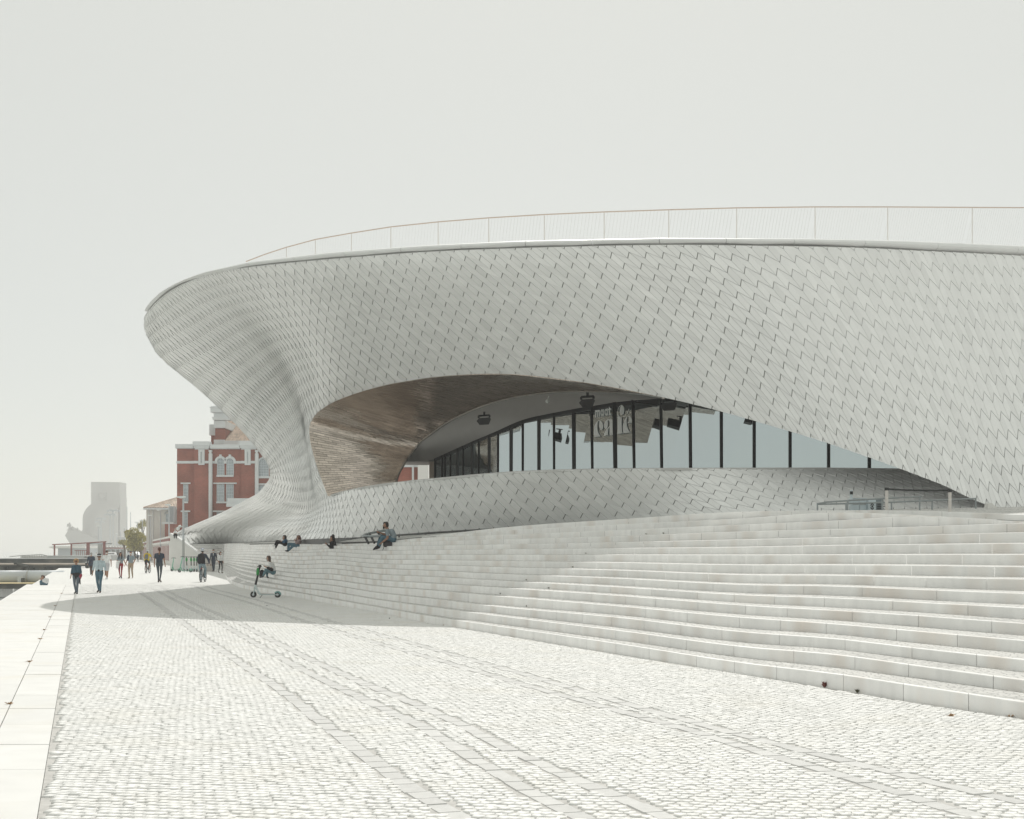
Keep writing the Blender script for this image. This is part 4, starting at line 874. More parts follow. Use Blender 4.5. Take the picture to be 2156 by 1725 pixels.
m_.prism([(mx_(210), mz(1041)), (mx_(221.5), mz(1041)), (mx_(221.5), mz(1047)), (mx_(215.8), mz(1051)), (mx_(210), mz(1047))], 'y', DM - .7, DM - .01); part('stone_emblem', m_, M_mon, mo)
fig = [(152.8, 1117, 19), (155.5, 1117, 9), (149.5, 1118, 7)] + [(158 + i * 3.6, 1117 + i * 1.15 - (2 if i < 4 else 0), 10 - (i % 3)) for i in range(18)]
for (px, py, h) in fig:
    z0_, hh = mz(py + 3), h * DM / F; m_ = MB(); X = mx_(px); Y = DM - 7; w_ = hh * .16 if h > 12 else hh * .22
    m_.tube([(X, Y, z0_ - 2), (X, Y, z0_ + hh * .45), (X + .2, Y, z0_ + hh * .78), (X, Y, z0_ + hh * .84)], [w_ * 1.2, w_ * .8, w_, w_ * .4], 7); m_.ball((X, Y, z0_ + hh * .92), hh * .075 + .15, n=7, m=5); m_.tube([(X - w_ * .8, Y - .2, z0_ + hh * .74), (X - w_ * 1.6, Y - 1, z0_ + hh * .5)], w_ * .3, 5); part('statue', m_, M_mon, mo)
m_ = MB(); m_.ball((mx_(150), DM - 7, mz(1106)), 1.1); m_.tube([(mx_(150), DM - 7, mz(1106)), (mx_(153), DM - 7, mz(1109))], .4, 5); part('stone_globe', m_, M_mon, mo)
# hazy block right of it
fb = world_thing('distant_building', 'low distant grey buildings between the monument and the tree', 'building')
m_ = MB(); m_.box((247 - CX) / F * 640, (266 - CX) / F * 640, 640, 660, 0, zat(1131, 640)); part('wall', m_, M_stone, fb)
m_ = MB(); m_.box((246 - CX) / F * 640, (267 - CX) / F * 640, 639.5, 660.5, zat(1131, 640), zat(1129.6, 640)); part('roof', m_, M_conc, fb)
for i in range(5):
    m_ = MB(); m_.box((249 + i * 3.4 - CX) / F * 640, (250.6 + i * 3.4 - CX) / F * 640, 639.7, 639.98, zat(1143, 640), zat(1137, 640)); part('window', m_, M_pane, fb)
fb = world_thing('distant_building', 'pale flat-roofed block standing behind the tree, right of the monument', 'building')
m_ = MB(); m_.box((262 - CX) / F * 560, (305 - CX) / F * 560, 560, 580, 0, zat(1128, 560)); part('wall', m_, M_cream, fb)
m_ = MB(); m_.box((261 - CX) / F * 560, (306 - CX) / F * 560, 559.5, 580, zat(1128, 560), zat(1126.5, 560)); part('roof', m_, M_stone, fb)

# ---------------------------------------------------------------- waterside pavilion, pergola, quay walls
wp = world_thing('waterside_pavilion', 'low white pavilion with a flat roof beyond the rusty pergola', 'pavilion')
d_ = 330
m_ = MB(); m_.box((122 - CX) / F * d_, (182 - CX) / F * d_, d_, d_ + 14, 0, zat(1154.5, d_)); part('wall', m_, M_galv, wp)
m_ = MB(); m_.prism([((104 - CX) / F * d_, zat(1152, d_)), ((112 - CX) / F * d_, zat(1155, d_)), ((182 - CX) / F * d_, zat(1154.5, d_)), ((182 - CX) / F * d_, zat(1150, d_)), ((118 - CX) / F * d_, zat(1150, d_))], 'y', d_ - 1, d_ + 15); part('roof', m_, M_conc, wp)
sc = world_thing('scalloped_canopy', 'long scalloped white canopy on dark posts behind the walkers', 'canopy')
d_ = 345
for i in range(13):
    xa = 184 + i * 6.1; m_ = MB(); r_ = 3.05 * d_ / F; X = (xa + 3.05 - CX) / F * d_; zc = zat(1153.5, d_)
    m_.grid([[(X + r_ * math.cos(t_), d_ + q, zc + r_ * .85 * math.sin(t_)) for t_ in np.linspace(math.pi, 0, 8)] for q in (0, 8)]); part('scallop', m_, M_conc, sc)
m_ = MB(); m_.box((184 - CX) / F * d_, (264 - CX) / F * d_, d_ - .1, d_ + .3, zat(1155.5, d_), zat(1153.5, d_)); part('beam', m_, M_red, sc)
for i in range(9): m_ = MB(); X = (186 + i * 9.5 - CX) / F * d_; m_.box(X - .12, X + .12, d_, d_ + .25, 0, zat(1155.5, d_)); part('post', m_, M_galv, sc)
m_ = MB(); m_.box((190 - CX) / F * d_, (262 - CX) / F * d_, d_ + 7, d_ + 8, 0, zat(1157, d_)); part('back_wall', m_, M_stone, sc)
pg = world_thing('pergola', 'rusty red steel pergola frame with a long top beam at the waterside', 'pergola')
d_ = 255
for px, w_ in ((114.7, .12), (150.2, .12), (185.5, .28), (219.5, .22)): m_ = MB(); X = (px - CX) / F * d_; yt = 1147 - (px - 110) / 110 * 6; m_.box(X - w_, X + w_, d_ - .1, d_ + .1, 0, zat(yt, d_)); part('post', m_, M_red, pg)
m_ = MB(); m_.tube([PZ(110, d_, zat(1147, d_)), PZ(150, d_, zat(1145.2, d_)), PZ(224, d_, zat(1140.8, d_))], .10, 5); part('beam', m_, M_red, pg)
m_ = MB(); m_.box((184 - CX) / F * d_, (226 - CX) / F * d_, d_ + .2, d_ + 3, zat(1146.3, d_), zat(1143.6, d_)); part('roof', m_, M_galv, pg)
m_ = MB(); X = (210 - CX) / F * d_; m_.box(X - .35, X + .35, d_, d_ + .5, 0, zat(1146.3, d_)); part('column', m_, M_stone, pg)
for i in range(7): m_ = MB(); X0 = (157 + i * 4.3 - CX) / F * d_; m_.tube([(X0, d_ + 1, 0), (X0, d_ + 1, zat(1159, d_))], .05, 4); part('baluster', m_, M_red, pg)
m_ = MB(); m_.tube([PZ(157, d_ + 1, zat(1159, d_)), PZ(184, d_ + 1, zat(1159, d_))], .06, 4); part('rail', m_, M_red, pg)

M_pier = material('dark weathered pier', (.075, .085, .085), .9, noise=.35, nscale=.7, col2=(.22, .20, .16), c2amt=.6, c2scale=.6)
M_pierl = material('pale pier edge', (.42, .37, .32), .9, noise=.2, nscale=1)
M_wallg = material('grey quay wall', (.44, .46, .46), .9, noise=.12, nscale=.4)
qw = world_thing('quay_wall', 'low grey quay wall beneath the pergola', 'wall'); d_ = 235
m_ = MB(); m_.box((99.5 - CX) / F * d_, (180 - CX) / F * d_, d_, d_ + 22, -2.2, zat(1170, d_)); part('wall', m_, M_wallg, qw)
m_ = MB(); m_.box((42 - CX) / F * d_, (99.4 - CX) / F * d_, d_ - .5, d_ + 5, -2.2, zat(1177.5, d_)); part('lower_wall', m_, M_wallg, qw)
fw = world_thing('white_railing', 'white mesh railing on the pier left of the grey quay wall', 'railing'); 
m_ = MB(); m_.tube([PZ(20, d_, zat(1172.5, d_)), PZ(43, d_, zat(1170, d_)), PZ(88, d_, zat(1167.8, d_)), PZ(99, d_, zat(1170.3, d_))], .07, 5); part('top_rail', m_, M_stone, fw)
for i in range(12): m_ = MB(); X = (43 + i * 5 - CX) / F * d_; m_.tube([(X, d_, zat(1177.5, d_)), (X, d_, zat(1170 - (i * 5) / 45 * 2.2 if i < 9 else 1169, d_))], .04, 4); m_.tube([(X, d_, zat(1177.5, d_)), (X + .36, d_, zat(1169.5, d_))], .02, 3); part('baluster', m_, M_stone, fw)
m_ = MB(); m_.box((43 - CX) / F * d_, (98 - CX) / F * d_, d_ + .3, d_ + .34, zat(1177, d_), zat(1170.5, d_)); part('mesh_panel', m_, M_conc, fw)
p1 = world_thing('far_pier', 'upper of two dark weathered piers crossing behind the white pipe', 'pier', 'weathered piers over the river'); d_ = 168
m_ = MB(); m_.box((-60 - CX) / F * d_, (163 - CX) / F * d_, d_, d_ + 5, zat(1186, d_), zat(1177.3, d_)); part('pier_wall', m_, M_pier, p1)
m_ = MB(); m_.box((-60 - CX) / F * d_, (164 - CX) / F * d_, d_ - .3, d_ + 5.2, zat(1177.3, d_) + .003, zat(1175.9, d_)); part('pier_edge', m_, M_wallg, p1)
p2 = world_thing('near_pier', 'dark pier on splayed legs directly above the white pipe', 'pier', 'weathered piers over the river'); d_ = 142
m_ = MB(); m_.box((-60 - CX) / F * d_, (158 - CX) / F * d_, d_, d_ + 6, zat(1190, d_), zat(1187, d_)); part('deck', m_, M_pierl, p2)
m_ = MB(); m_.box((-60 - CX) / F * d_, (154 - CX) / F * d_, d_ + .1, d_ + 5.9, zat(1193.6, d_), zat(1190, d_) - .002); part('beam', m_, M_pier, p2)
for a, b in ((-14, 4), (8, 11), (22, 38), (53, 58), (62, 66), (73, 80), (84, 90), (96, 101), (104, 108), (112, 124), (126, 150)):
    m_ = MB(); xa, xb = (a - CX) / F * d_, (b - CX) / F * d_; w_ = .35 if b - a > 8 else .1
    m_.prism([(xa - w_, zat(1193.6, d_) - .002), (xb + w_, zat(1193.6, d_) - .002), (xb - w_, -2.1), (xa + w_, -2.1)], 'y', d_ + .3, d_ + 2.2); part('leg', m_, M_pier, p2)
m_ = MB(); m_.tube([PZ(30, d_ - .2, zat(1187, d_)), PZ(34, d_ - .2, zat(1184.6, d_)), PZ(38, d_ - .2, zat(1187.5, d_)), PZ(60, d_ - .3, zat(1192.5, d_))], .16, 5); part('mooring_rope', m_, M_pier, p2)
wpp = world_thing('white_pipe', 'big horizontal white pipe over the river, left of the quay', 'pipe'); d_ = 115
M_pipe = material('white pipe coating', (.60, .64, .67), .5, noise=.05, nscale=.5)
zc = zat(1214.5, d_); r_ = 13.2 * d_ / F; Xe = (134 - CX) / F * d_; xs_ = [(-60 - CX) / F * d_, (60 - CX) / F * d_, Xe]
for a, b in zip(xs_[:-1], xs_[1:]): m_ = MB(); m_.tube([(a + .02, d_, zc), (b - .02, d_, zc)], r_, 28); part('pipe_section', m_, M_pipe, wpp, smooth=True)
m_ = MB(); m_.tube([(xs_[1] - .07, d_, zc), (xs_[1] + .07, d_, zc)], r_ * 1.02, 28); part('flange', m_, M_stone, wpp)
m_ = MB(); X = (48 - CX) / F * d_; m_.box(X - .22, X + .22, d_ - r_ - .1, d_ - r_ + .5, -2.1, zc + .05); part('bracket', m_, M_pipe, wpp)
m_ = MB(); X = (55.5 - CX) / F * d_; m_.tube([(X, d_ - r_ - .3, -2.1), (X, d_ - r_ - .3, zat(1217, d_))], .14, 6); part('pile', m_, M_pier, wpp)
dk = world_thing('low_landing', 'black timber landing stage under the white pipe', 'landing stage'); d_ = 111
m_ = MB(); m_.box((-60 - CX) / F * d_, (80 - CX) / F * d_, d_, d_ + 4, zat(1240, d_), zat(1229.5, d_)); part('timber_wall', m_, M_pier, dk)
m_ = MB(); m_.box((-60 - CX) / F * d_, (86 - CX) / F * d_, d_ - .15, d_ + 4.2, zat(1229.5, d_) + .003, zat(1228.4, d_)); part('yellow_edge', m_, material('pale yellow edging', (.55, .46, .25), .8, noise=.15, nscale=2), dk)

# ---------------------------------------------------------------- trees
M_leaf = material('yellow-green leaves', (.40, .36, .10), .7, tint=.45, noise=.2, nscale=.5)
M_leaf2 = material('sparse olive leaves', (.34, .31, .11), .7, tint=.45, noise=.2, nscale=.5)
M_trunk = material('bark', (.10, .075, .05), .9, noise=.2, nscale=4)
def make_tree(px, d, ztop, zbot, rw_, nl, lab, m, grp='trees beyond the pavilion', blobs=9):
    X = (px - CX) / F * d; t_ = root('leafy_tree', (X, d, 0), lab, 'tree', grp)
    mb = MB(); mb.tube([(0, 0, 0), (.1, 0, zbot * .7), (-.1, 0, zbot + 1)], [.28, .2, .14], 7)
    bl = []
    for i in range(blobs):
        a = random.uniform(0, 6.28); r = random.uniform(.2, .75) * rw_; z = random.uniform(zbot + .8, ztop - 1); q = (r * math.cos(a), r * math.sin(a), z); bl.append((q, random.uniform(.35, .55) * rw_))
        mb.tube([(0, 0, zbot * .8), (q[0] * .5, q[1] * .5, (z + zbot) / 2), q], [.12, .07, .03], 5)
    mb.obj('trunk', M_trunk, t_)
    v, f, tn = [], [], []
    for i in range(nl):
        (c, r) = random.choice(bl); u_ = rng.normal(size=3); u_ /= np.linalg.norm(u_); p = np.array(c) + u_ * r * random.uniform(.55, 1.08) * np.array([1, 1, .8]); s_ = random.uniform(.10, .20)
        a, b = rng.normal(size=3), rng.normal(size=3); a /= np.linalg.norm(a); b -= a * a.dot(b); b /= np.linalg.norm(b); n = len(v)
        v += [p - a * s_, p + b * s_ * .6, p + a * s_, p - b * s_ * .6]; f.append((n, n + 1, n + 2, n + 3)); tn.append(random.uniform(-1, 1))
    link('crown', mesh_data('crown', v, f, m, tint=tn), t_, kind='stuff')
make_tree(283, 262, 6.4, 1.6, 2.0, 5200, 'bushy yellow-green tree at the end of the red pavilion', M_leaf, blobs=15)
make_tree(296, 275, 6.2, 1.4, 1.6, 2600, 'yellow-green tree half hidden behind the cream house corner', M_leaf)
make_tree(262, 300, 4.6, 2.6, 1.2, 900, 'small thin autumn tree left of the bushy one', M_leaf2, blobs=6)
make_tree(300, 330, 9.5, 6.6, 1.7, 900, 'sparse tall tree showing above the cream house corner', M_leaf2, blobs=7)

# ---------------------------------------------------------------- cars in the distance
M_carp = material('white car paint', (.70, .71, .72), .3, coat=.5); M_glassd = material('dark glass', (.03, .035, .04), .1); M_tyre = material('rubber', (.02, .02, .02), .8); M_tail = material('tail lamp', (.35, .02, .02), .3)
def make_car(px, d, lab, m, rz=0, van=False):
    t_ = root('parked_car', ((px - CX) / F * d, d, 0), lab, 'car', 'cars parked beyond the walkers', rz)
    h = 1.95 if van else 1.45; w_ = .88; mb = MB()
    prof = [(-2.1, .35), (-2.15, .75), (-1.9, .95), (-1.3, 1.0), (-.75, h - .05), (.0, h), (1.3, h - .05), (2.0, 1.0 if not van else h - .2), (2.1, .5), (2.05, .35)]
    mb.grid([[(s_ * w_ * (1 if z < 1.02 else .84), y, z) for y, z in prof] for s_ in (-1, -.9, .9, 1)]); 
    for s_ in (-1, 1): mb._add([(s_ * w_ * (1 if z < 1.02 else .84), y, z) for y, z in prof], [tuple(range(len(prof)))])
    mb.obj('body', m, t_)
    mb = MB(); mb._add([(-.70, -1.32, 1.03), (.70, -1.32, 1.03), (.62, -.80, h - .12), (-.62, -.80, h - .12)], [(0, 1, 2, 3)]); mb.obj('windscreen', M_glassd, t_)
    for s_ in (-1, 1):
        mb = MB(); mb._add([(s_ * .80, -1.0, 1.05), (s_ * .80, 1.5, 1.05), (s_ * .755, 1.2, h - .15), (s_ * .755, -.65, h - .15)], [(0, 1, 2, 3)]); mb.obj('side_window', M_glassd, t_)
        mb = MB(); mb.box(*sorted((s_ * .6, s_ * .84)), -2.2, -2.12, .62, .78); mb.obj('headlight', M_rim, t_)
        for y in (-1.35, 1.35): mb = MB(); mb.tube([(s_ * .7, y, .32), (s_ * .9, y, .32)], .32, 12); mb.obj('wheel', M_tyre, t_)
make_car(235, 300, 'white car parked beyond the white-shirted walker', M_carp, .15)
make_car(272, 330, 'white van parked below the thin autumn tree', M_carp, .5, True)
make_car(284, 318, 'silver car parked in front of the bushy tree', M_galv, .9)
# ---------------------------------------------------------------- people
def cmat(name, col, rough=.85): return material(name, col, rough, noise=.12, nscale=9)
SKIN = material('skin', (.42, .25, .18), .6); SKIN2 = material('tanned skin', (.33, .18, .12), .6)
WHITE = cmat('white cotton', (.72, .73, .73)); NAVY = cmat('navy cloth', (.035, .048, .075)); BLACK = cmat('black cloth', (.018, .018, .022)); JEANS = cmat('blue denim', (.085, .16, .21)); JEANSL = cmat('light denim', (.13, .23, .27))
JEANSD = cmat('grey denim', (.11, .14, .17)); BLUET = cmat('petrol blue top', (.05, .10, .14)); SHIRTB = cmat('pale blue shirt', (.50, .60, .64)); GREYT = cmat('grey melange', (.26, .31, .34)); REDP = cmat('red patterned trousers', (.26, .025, .035)); BEIGE = cmat('beige chino', (.38, .30, .22))
YELL = cmat('yellow jersey', (.62, .47, .03)); PINK = cmat('dusty pink cardigan', (.36, .27, .27)); BROWN = cmat('brown trousers', (.06, .04, .033)); BLUEW = cmat('blue woollen top', (.035, .09, .16)); MUST = cmat('mustard backpack', (.20, .10, .03)); DGREY = cmat('dark grey cloth', (.06, .055, .06))
H_BL = material('blond hair', (.42, .26, .13), .6); H_DK = material('dark hair', (.02, .014, .012), .5); H_BR = material('brown hair', (.06, .032, .02), .5); H_GR = material('grey hair', (.30, .29, .28), .6); H_RD = material('auburn hair', (.10, .03, .02), .5)
MASK = material('face mask', (.55, .66, .70), .8); SOLE = material('white sole', (.65, .66, .66), .7)
def remesh(name, segs, mats, vox, origin):
    mb = MB(); arr = []
    for a, b, ra, rb, t_ in segs:
        a, b = np.array(a, float), np.array(b, float)
        if np.linalg.norm(b - a) > 1e-4: mb.tube([a, b], [ra, rb], 10)
        mb.ball(a, ra, n=10, m=7); mb.ball(b, rb, n=10, m=7); arr.append((a, b, ra, rb, t_))
    me = mesh_data('tmp', mb.v, mb.f, mats[0]); o = bpy.data.objects.new('tmp', me); COL.objects.link(o)
    m = o.modifiers.new('r', 'REMESH'); m.mode = 'VOXEL'; m.voxel_size = vox; m.use_smooth_shade = True
    s_ = o.modifiers.new('s', 'SMOOTH'); s_.factor = .5; s_.iterations = 3
    dg = bpy.context.evaluated_depsgraph_get(); out_ = bpy.data.meshes.new_from_object(o.evaluated_get(dg)); bpy.data.objects.remove(o); bpy.data.meshes.remove(me)
    n = len(out_.vertices); V = np.empty(n * 3, dtype=np.float32); out_.vertices.foreach_get('co', V); V = V.reshape(-1, 3)
    out_.materials.clear(); [out_.materials.append(m_) for m_ in mats]
    fc = np.empty(len(out_.polygons) * 3, dtype=np.float32); out_.polygons.foreach_get('center', fc); C_ = fc.reshape(-1, 3)
    best = np.full(len(C_), 1e9); idx = np.zeros(len(C_), dtype=np.int32)
    for a, b, ra, rb, t_ in arr:
        ab = b - a; L2 = ab.dot(ab) + 1e-9; s = np.clip(((C_ - a) @ ab) / L2, 0, 1); dd = np.linalg.norm(C_ - (a + s[:, None] * ab), axis=1) - (ra + (rb - ra) * s)
        k = dd < best; best[k] = dd[k]; idx[k] = t_
    out_.polygons.foreach_set('material_index', idx); out_.polygons.foreach_set('use_smooth', np.ones(len(C_), dtype=bool))
    V -= np.array(origin, dtype=np.float32); out_.vertices.foreach_set('co', V.ravel()); out_.update(); out_.name = name
    return out_
def limb(s, pts, rs, t_): 
    for i in range(len(pts) - 1): s.append((pts[i], pts[i + 1], rs[i], rs[i + 1], t_))
def nrm(v): v = np.array(v, float); return v / (np.linalg.norm(v) + 1e-9)
def hand(s, wrist, dirn, side, k, curl=.5, t_=0):
    d = nrm(dirn); u = nrm(np.cross(d, side)); sd = nrm(side - d * d.dot(side)); palm = wrist + d * .085 * k
    s.append((wrist, palm, .026 * k, .030 * k, t_)); 
    for i, ln in enumerate((.065, .075, .07, .055)):
        o = sd * (.027 - .018 * i) * k; a = palm + o; m1 = a + d * ln * .55 * k + u * .0; e_ = m1 + nrm(d * (1 - curl) + u * curl) * ln * .5 * k; s += [(a, m1, .0105 * k, .0095 * k, t_), (m1, e_, .0095 * k, .008 * k, t_)]
    a = wrist + d * .03 * k + sd * .025 * k; b = a + nrm(d + sd * .9) * .045 * k; s += [(a, b, .013 * k, .011 * k, t_), (b, b + nrm(d + sd * .2) * .03 * k, .011 * k, .009 * k, t_)]
def head_parts(root_, hc, face, up, k, skin, hair, style, origin, extras=()):
    """hair and things worn on the face, as children"""
    f, u = nrm(face), nrm(up); f = nrm(f - u * u.dot(f)); sd = np.cross(f, u); s = []; hc = np.array(hc)
    O = np.array(origin)
    if hair is not None:
        s += [(hc - f * .025 * k + u * .05 * k, hc + f * .03 * k + u * .065 * k, .082 * k, .062 * k, 0), (hc - f * .035 * k + u * .0, hc - f * .03 * k - u * .03 * k, .080 * k, .068 * k, 0)]
        for sg in (-1, 1): s.append((hc + sd * .06 * k * sg - f * .01 * k + u * .04 * k, hc + sd * .066 * k * sg - f * .02 * k - u * .0 * k, .03 * k, .022 * k, 0))
        if style == 'long':
            for sg in (-1, 0, 1): limb(s, [hc + sd * sg * .05 * k - f * .04 * k, hc + sd * sg * .075 * k - f * .07 * k - u * .16 * k, hc + sd * sg * .07 * k - f * .09 * k - u * .30 * k], [.055 * k, .045 * k, .025 * k], 0)
        if style == 'sides':
            for sg in (-1, 1): limb(s, [hc + sd * sg * .07 * k, hc + sd * sg * .10 * k + f * .04 * k - u * .16 * k, hc + sd * sg * .09 * k + f * .09 * k - u * .33 * k], [.04 * k, .05 * k, .035 * k], 0)
        if style == 'curly':
            for i in range(16):
                a = 2 * math.pi * i / 16; q = hc + sd * math.cos(a) * .10 * k + u * (math.sin(a) * .10 + .02) * k - f * .01 * k; s.append((q, q, .042 * k, .042 * k, 0))
        if style == 'bob':
            for sg in (-1, 1): s.append((hc + sd * sg * .06 * k - f * .02 * k, hc + sd * sg * .07 * k - f * .01 * k - u * .09 * k, .05 * k, .04 * k, 0))
            s.append((hc - f * .06 * k, hc - f * .07 * k - u * .09 * k, .06 * k, .05 * k, 0))
        if style == 'bun': s.append((hc + u * .12 * k - f * .05 * k, hc + u * .15 * k - f * .02 * k, .05 * k, .035 * k, 0)); s.append((hc - f * .07 * k - u * .02 * k, hc - f * .08 * k - u * .08 * k, .06 * k, .04 * k, 0))
        if style == 'hood': s += [(hc + u * .02 * k, hc - u * .12 * k - f * .03 * k, .11 * k, .10 * k, 0)]
        link('hair' if style != 'hood' else 'hood', remesh('hair', s, [hair], .014 * k, O), root_)
    for e_ in extras:
        mb = MB()
        def W(x, y, z): return hc + sd * x * k + f * y * k + u * z * k - O
        if e_[0] == 'glasses':
            for sg in (-1, 1): mb.obox(W(sg * .032, .088, .012), sd, f, u, .026 * k, .006 * k, .019 * k); mb.obox(W(sg * .07, .045, .018), sd, f, u, .004 * k, .045 * k, .005 * k)
            mb.obox(W(0, .09, .016), sd, f, u, .012 * k, .004 * k, .005 * k); mb.obj('sunglasses', M_black, root_)
        elif e_[0] == 'eyes':
            for sg in (-1, 1): mb.ball(W(sg * .030, .078, .012), .010 * k, n=6, m=5)
            mb.obj('eyes', M_black, root_)
        elif e_[0] == 'mask':
            v = [[W(x, .098 - abs(x) * .75 - (.012 if j in (0, 3) else 0), z) for x in (-.062, -.035, 0, .035, .062)] for j, z in enumerate((-.012, -.035, -.062, -.092))]; mb.grid(v); mb.obj('face_mask', MASK if len(e_) < 2 else e_[1], root_, smooth=True)
        elif e_[0] == 'cap':
            mb.ball(W(0, -.005, .065), .098 * k, .098 * k, .072 * k, n=14, m=8); mb.obj('hat_crown', e_[1], root_, smooth=True)
            mb = MB(); ring_ = [[W(r * math.cos(a), r * math.sin(a), z) for a in np.linspace(0, 2 * math.pi, 15)] for r, z in ((.095, .062), (.128, .035), (.125, .028), (.09, .05))]; mb.grid(ring_); mb.obj('hat_brim', e_[2], root_, smooth=True)
        elif e_[0] == 'helmet':
            mb.ball(W(0, -.01, .055), .115 * k, .115 * k, .095 * k, n=14, m=8); mb.obj('helmet', e_[1], root_, smooth=True)
            mb = MB()
            for x_ in (-.05, 0, .05): mb.tube([W(x_, -.12, .03), W(x_, -.09, .12), W(x_, 0, .155), W(x_, .09, .11)], .012 * k, 5)
            mb.obj('helmet_rib', e_[2], root_)
def face_segs(s, hc, f, u, k, t_):
    f, u = nrm(f), nrm(u); f = nrm(f - u * u.dot(f)); sd = np.cross(f, u); hc = np.array(hc)
    s += [(hc + u * .035 * k, hc - u * .02 * k + f * .012 * k, .082 * k, .076 * k, t_), (hc - u * .05 * k + f * .022 * k, hc - u * .085 * k + f * .04 * k, .055 * k, .036 * k, t_), (hc + f * .085 * k + u * .01 * k, hc + f * .10 * k - u * .025 * k, .008 * k, .013 * k, t_), (hc + f * .07 * k - u * .06 * k, hc + f * .075 * k - u * .062 * k, .02 * k, .018 * k, t_)]
    for sg in (-1, 1): s.append((hc + sd * sg * .078 * k + u * .01 * k, hc + sd * sg * .08 * k - u * .02 * k, .014 * k, .011 * k, t_))

def walker(px, py, top, lab, shirt, pants, shoes, skin=SKIN, hair=H_BR, style='short', away=False, stride=.5, phase=1, sleeve='short', trouser='long', extras=(), female=False, arms=None, turn=0.0, build=1.0, group='people walking on the promenade', z0=0.0, parts=(), dd=None):
    d = dd or (CH - z0) * F / (py - HY); X = (px - CX) / F * d; H = (py - top) * d / F; k = H / 1.77
    r_ = root('person', (X, d, z0), lab, 'person', group)
    fy = 1.0 if away else -1.0; ct, st_ = math.cos(turn), math.sin(turn)
    def W(x, y, z):     # x sideways in the picture, y towards where the person faces
        yy = y * fy; return np.array([X + (x * ct - yy * st_) * k, d + (x * st_ + yy * ct) * k, z0 + z * k])
    sw, hw_ = (.165, .095) if female else (.185, .088); sw *= build; mats = [skin, shirt, pants, shoes]; s = []
    sl = {'short': (1, 0), 'long': (1, 1), 'none': (0, 0), 'rolled': (1, 1)}[sleeve]
    # torso
    for sg in (-1, 1):
        s += [(W(sg * .085 * build, 0, 1.36), W(sg * .075 * build, .01, 1.16), .098 * build, .088 * build, 1), (W(sg * .075 * build, .01, 1.16), W(sg * .075 * build, 0, 1.02), .088 * build, (.092 if not female else .088) * build, 1), (W(sg * hw_ * .8, 0, .97), W(sg * hw_, 0, .88), .098 * build, .098 * build, 2), (W(0, 0, 1.44), W(sg * sw * .9, 0, 1.41), .06, .058, 1)]
    s.append((W(0, -.01, 1.42), W(0, .01, 1.56), .056, .052, 0)); hc = W(0, .02, 1.655); face_segs(s, hc, W(0, 1, 0) - W(0, 0, 0), (0, 0, 1), k / 1.0, 0)
    s = [(a, b, ra * (k if ra > .0 else 1), rb * k, t_) if i < 9 else (a, b, ra, rb, t_) for i, (a, b, ra, rb, t_) in enumerate(s)]
    # legs
    for sg in (-1, 1):
        ph = phase * sg; fwd = stride * ph
        hip, knee, ank = W(sg * hw_, 0, .90), W(sg * hw_ * .95, .26 * fwd + .05, .50), W(sg * hw_ * .8, .46 * fwd - (.08 if fwd < 0 else 0), .095 + (.05 if fwd < 0 else 0))
        lt = 2
        if trouser == 'long': limb(s, [hip, knee, ank], [.095 * k * build, .062 * k, .046 * k], 2)
        elif trouser == 'shorts': limb(s, [hip, hip * .15 + knee * .85], [.098 * k, .078 * k], 2); limb(s, [knee, knee * .6 + ank * .4, ank], [.056 * k, .054 * k, .034 * k], 0)
        elif trouser == 'tight': limb(s, [hip, knee, ank], [.085 * k, .050 * k, .034 * k], 2)
        ft = ank - np.array([0, 0, .045 * k]); toe = W(sg * hw_ * .85 + sg * .02, .46 * fwd - (.08 if fwd < 0 else 0) + .16, .035); heel = W(sg * hw_ * .8, .46 * fwd - (.08 if fwd < 0 else 0) - .04, .04 + (.07 if fwd < 0 else 0))
        s += [(heel, toe, .036 * k, .034 * k, 3), (ank, heel, .038 * k, .034 * k, 3), (heel, heel * .4 + toe * .6, .036 * k, .042 * k, 3)]
        # arms
        sh = W(sg * sw, 0, 1.405)
        if arms and sg in arms: el, wr = W(*arms[sg][0]), W(*arms[sg][1])
        else: el, wr = W(sg * (sw + .055), -.09 * fwd - .02, 1.13), W(sg * (sw + .065), -.30 * fwd + .06, .90)
        at = 1 if sl[0] else 0
        mid = sh * .45 + el * .55
        if sleeve == 'short': limb(s, [sh, mid], [.062 * k, .056 * k], 1); limb(s, [mid, el, wr], [.044 * k, .038 * k, .027 * k], 0)
        elif sleeve == 'rolled': limb(s, [sh, el, el * .6 + wr * .4], [.062 * k, .052 * k, .048 * k], 1); limb(s, [el * .6 + wr * .4, wr], [.036 * k, .027 * k], 0)
        elif sleeve == 'long': limb(s, [sh, el, wr], [.060 * k, .048 * k, .036 * k], 1)
        hand(s, wr, wr - el, W(0, 1, 0) - W(0, 0, 0), k, .45)
    link('body', remesh('body', s, mats, .013 * k, (X, d, z0)), r_)
    face = W(0, 1, 0) - W(0, 0, 0); head_parts(r_, hc, face, (0, 0, 1), k, skin, hair, style, (X, d, z0), extras)
    for p_ in parts:      # extra clothing: name, material, [segs in body coordinates]
        link(p_[0], remesh(p_[0], [(W(*a), W(*b), ra * k, rb * k, 0) for a, b, ra, rb in p_[2]], [p_[1]], .014 * k, (X, d, z0)), r_)
    return r_, W, k
def carried(name, lab, cat, W, k, segs, m, vox=.014, group=None):
    ps = [(W(*a), W(*b), ra * k, rb * k, 0) for a, b, ra, rb in segs]; o = tuple(min((p[0] for p in ps), key=lambda q: q[2]))
    ob = link(name, remesh(name, ps, [m], vox * k, o), None, lab, cat, group); ob.location = o; return ob

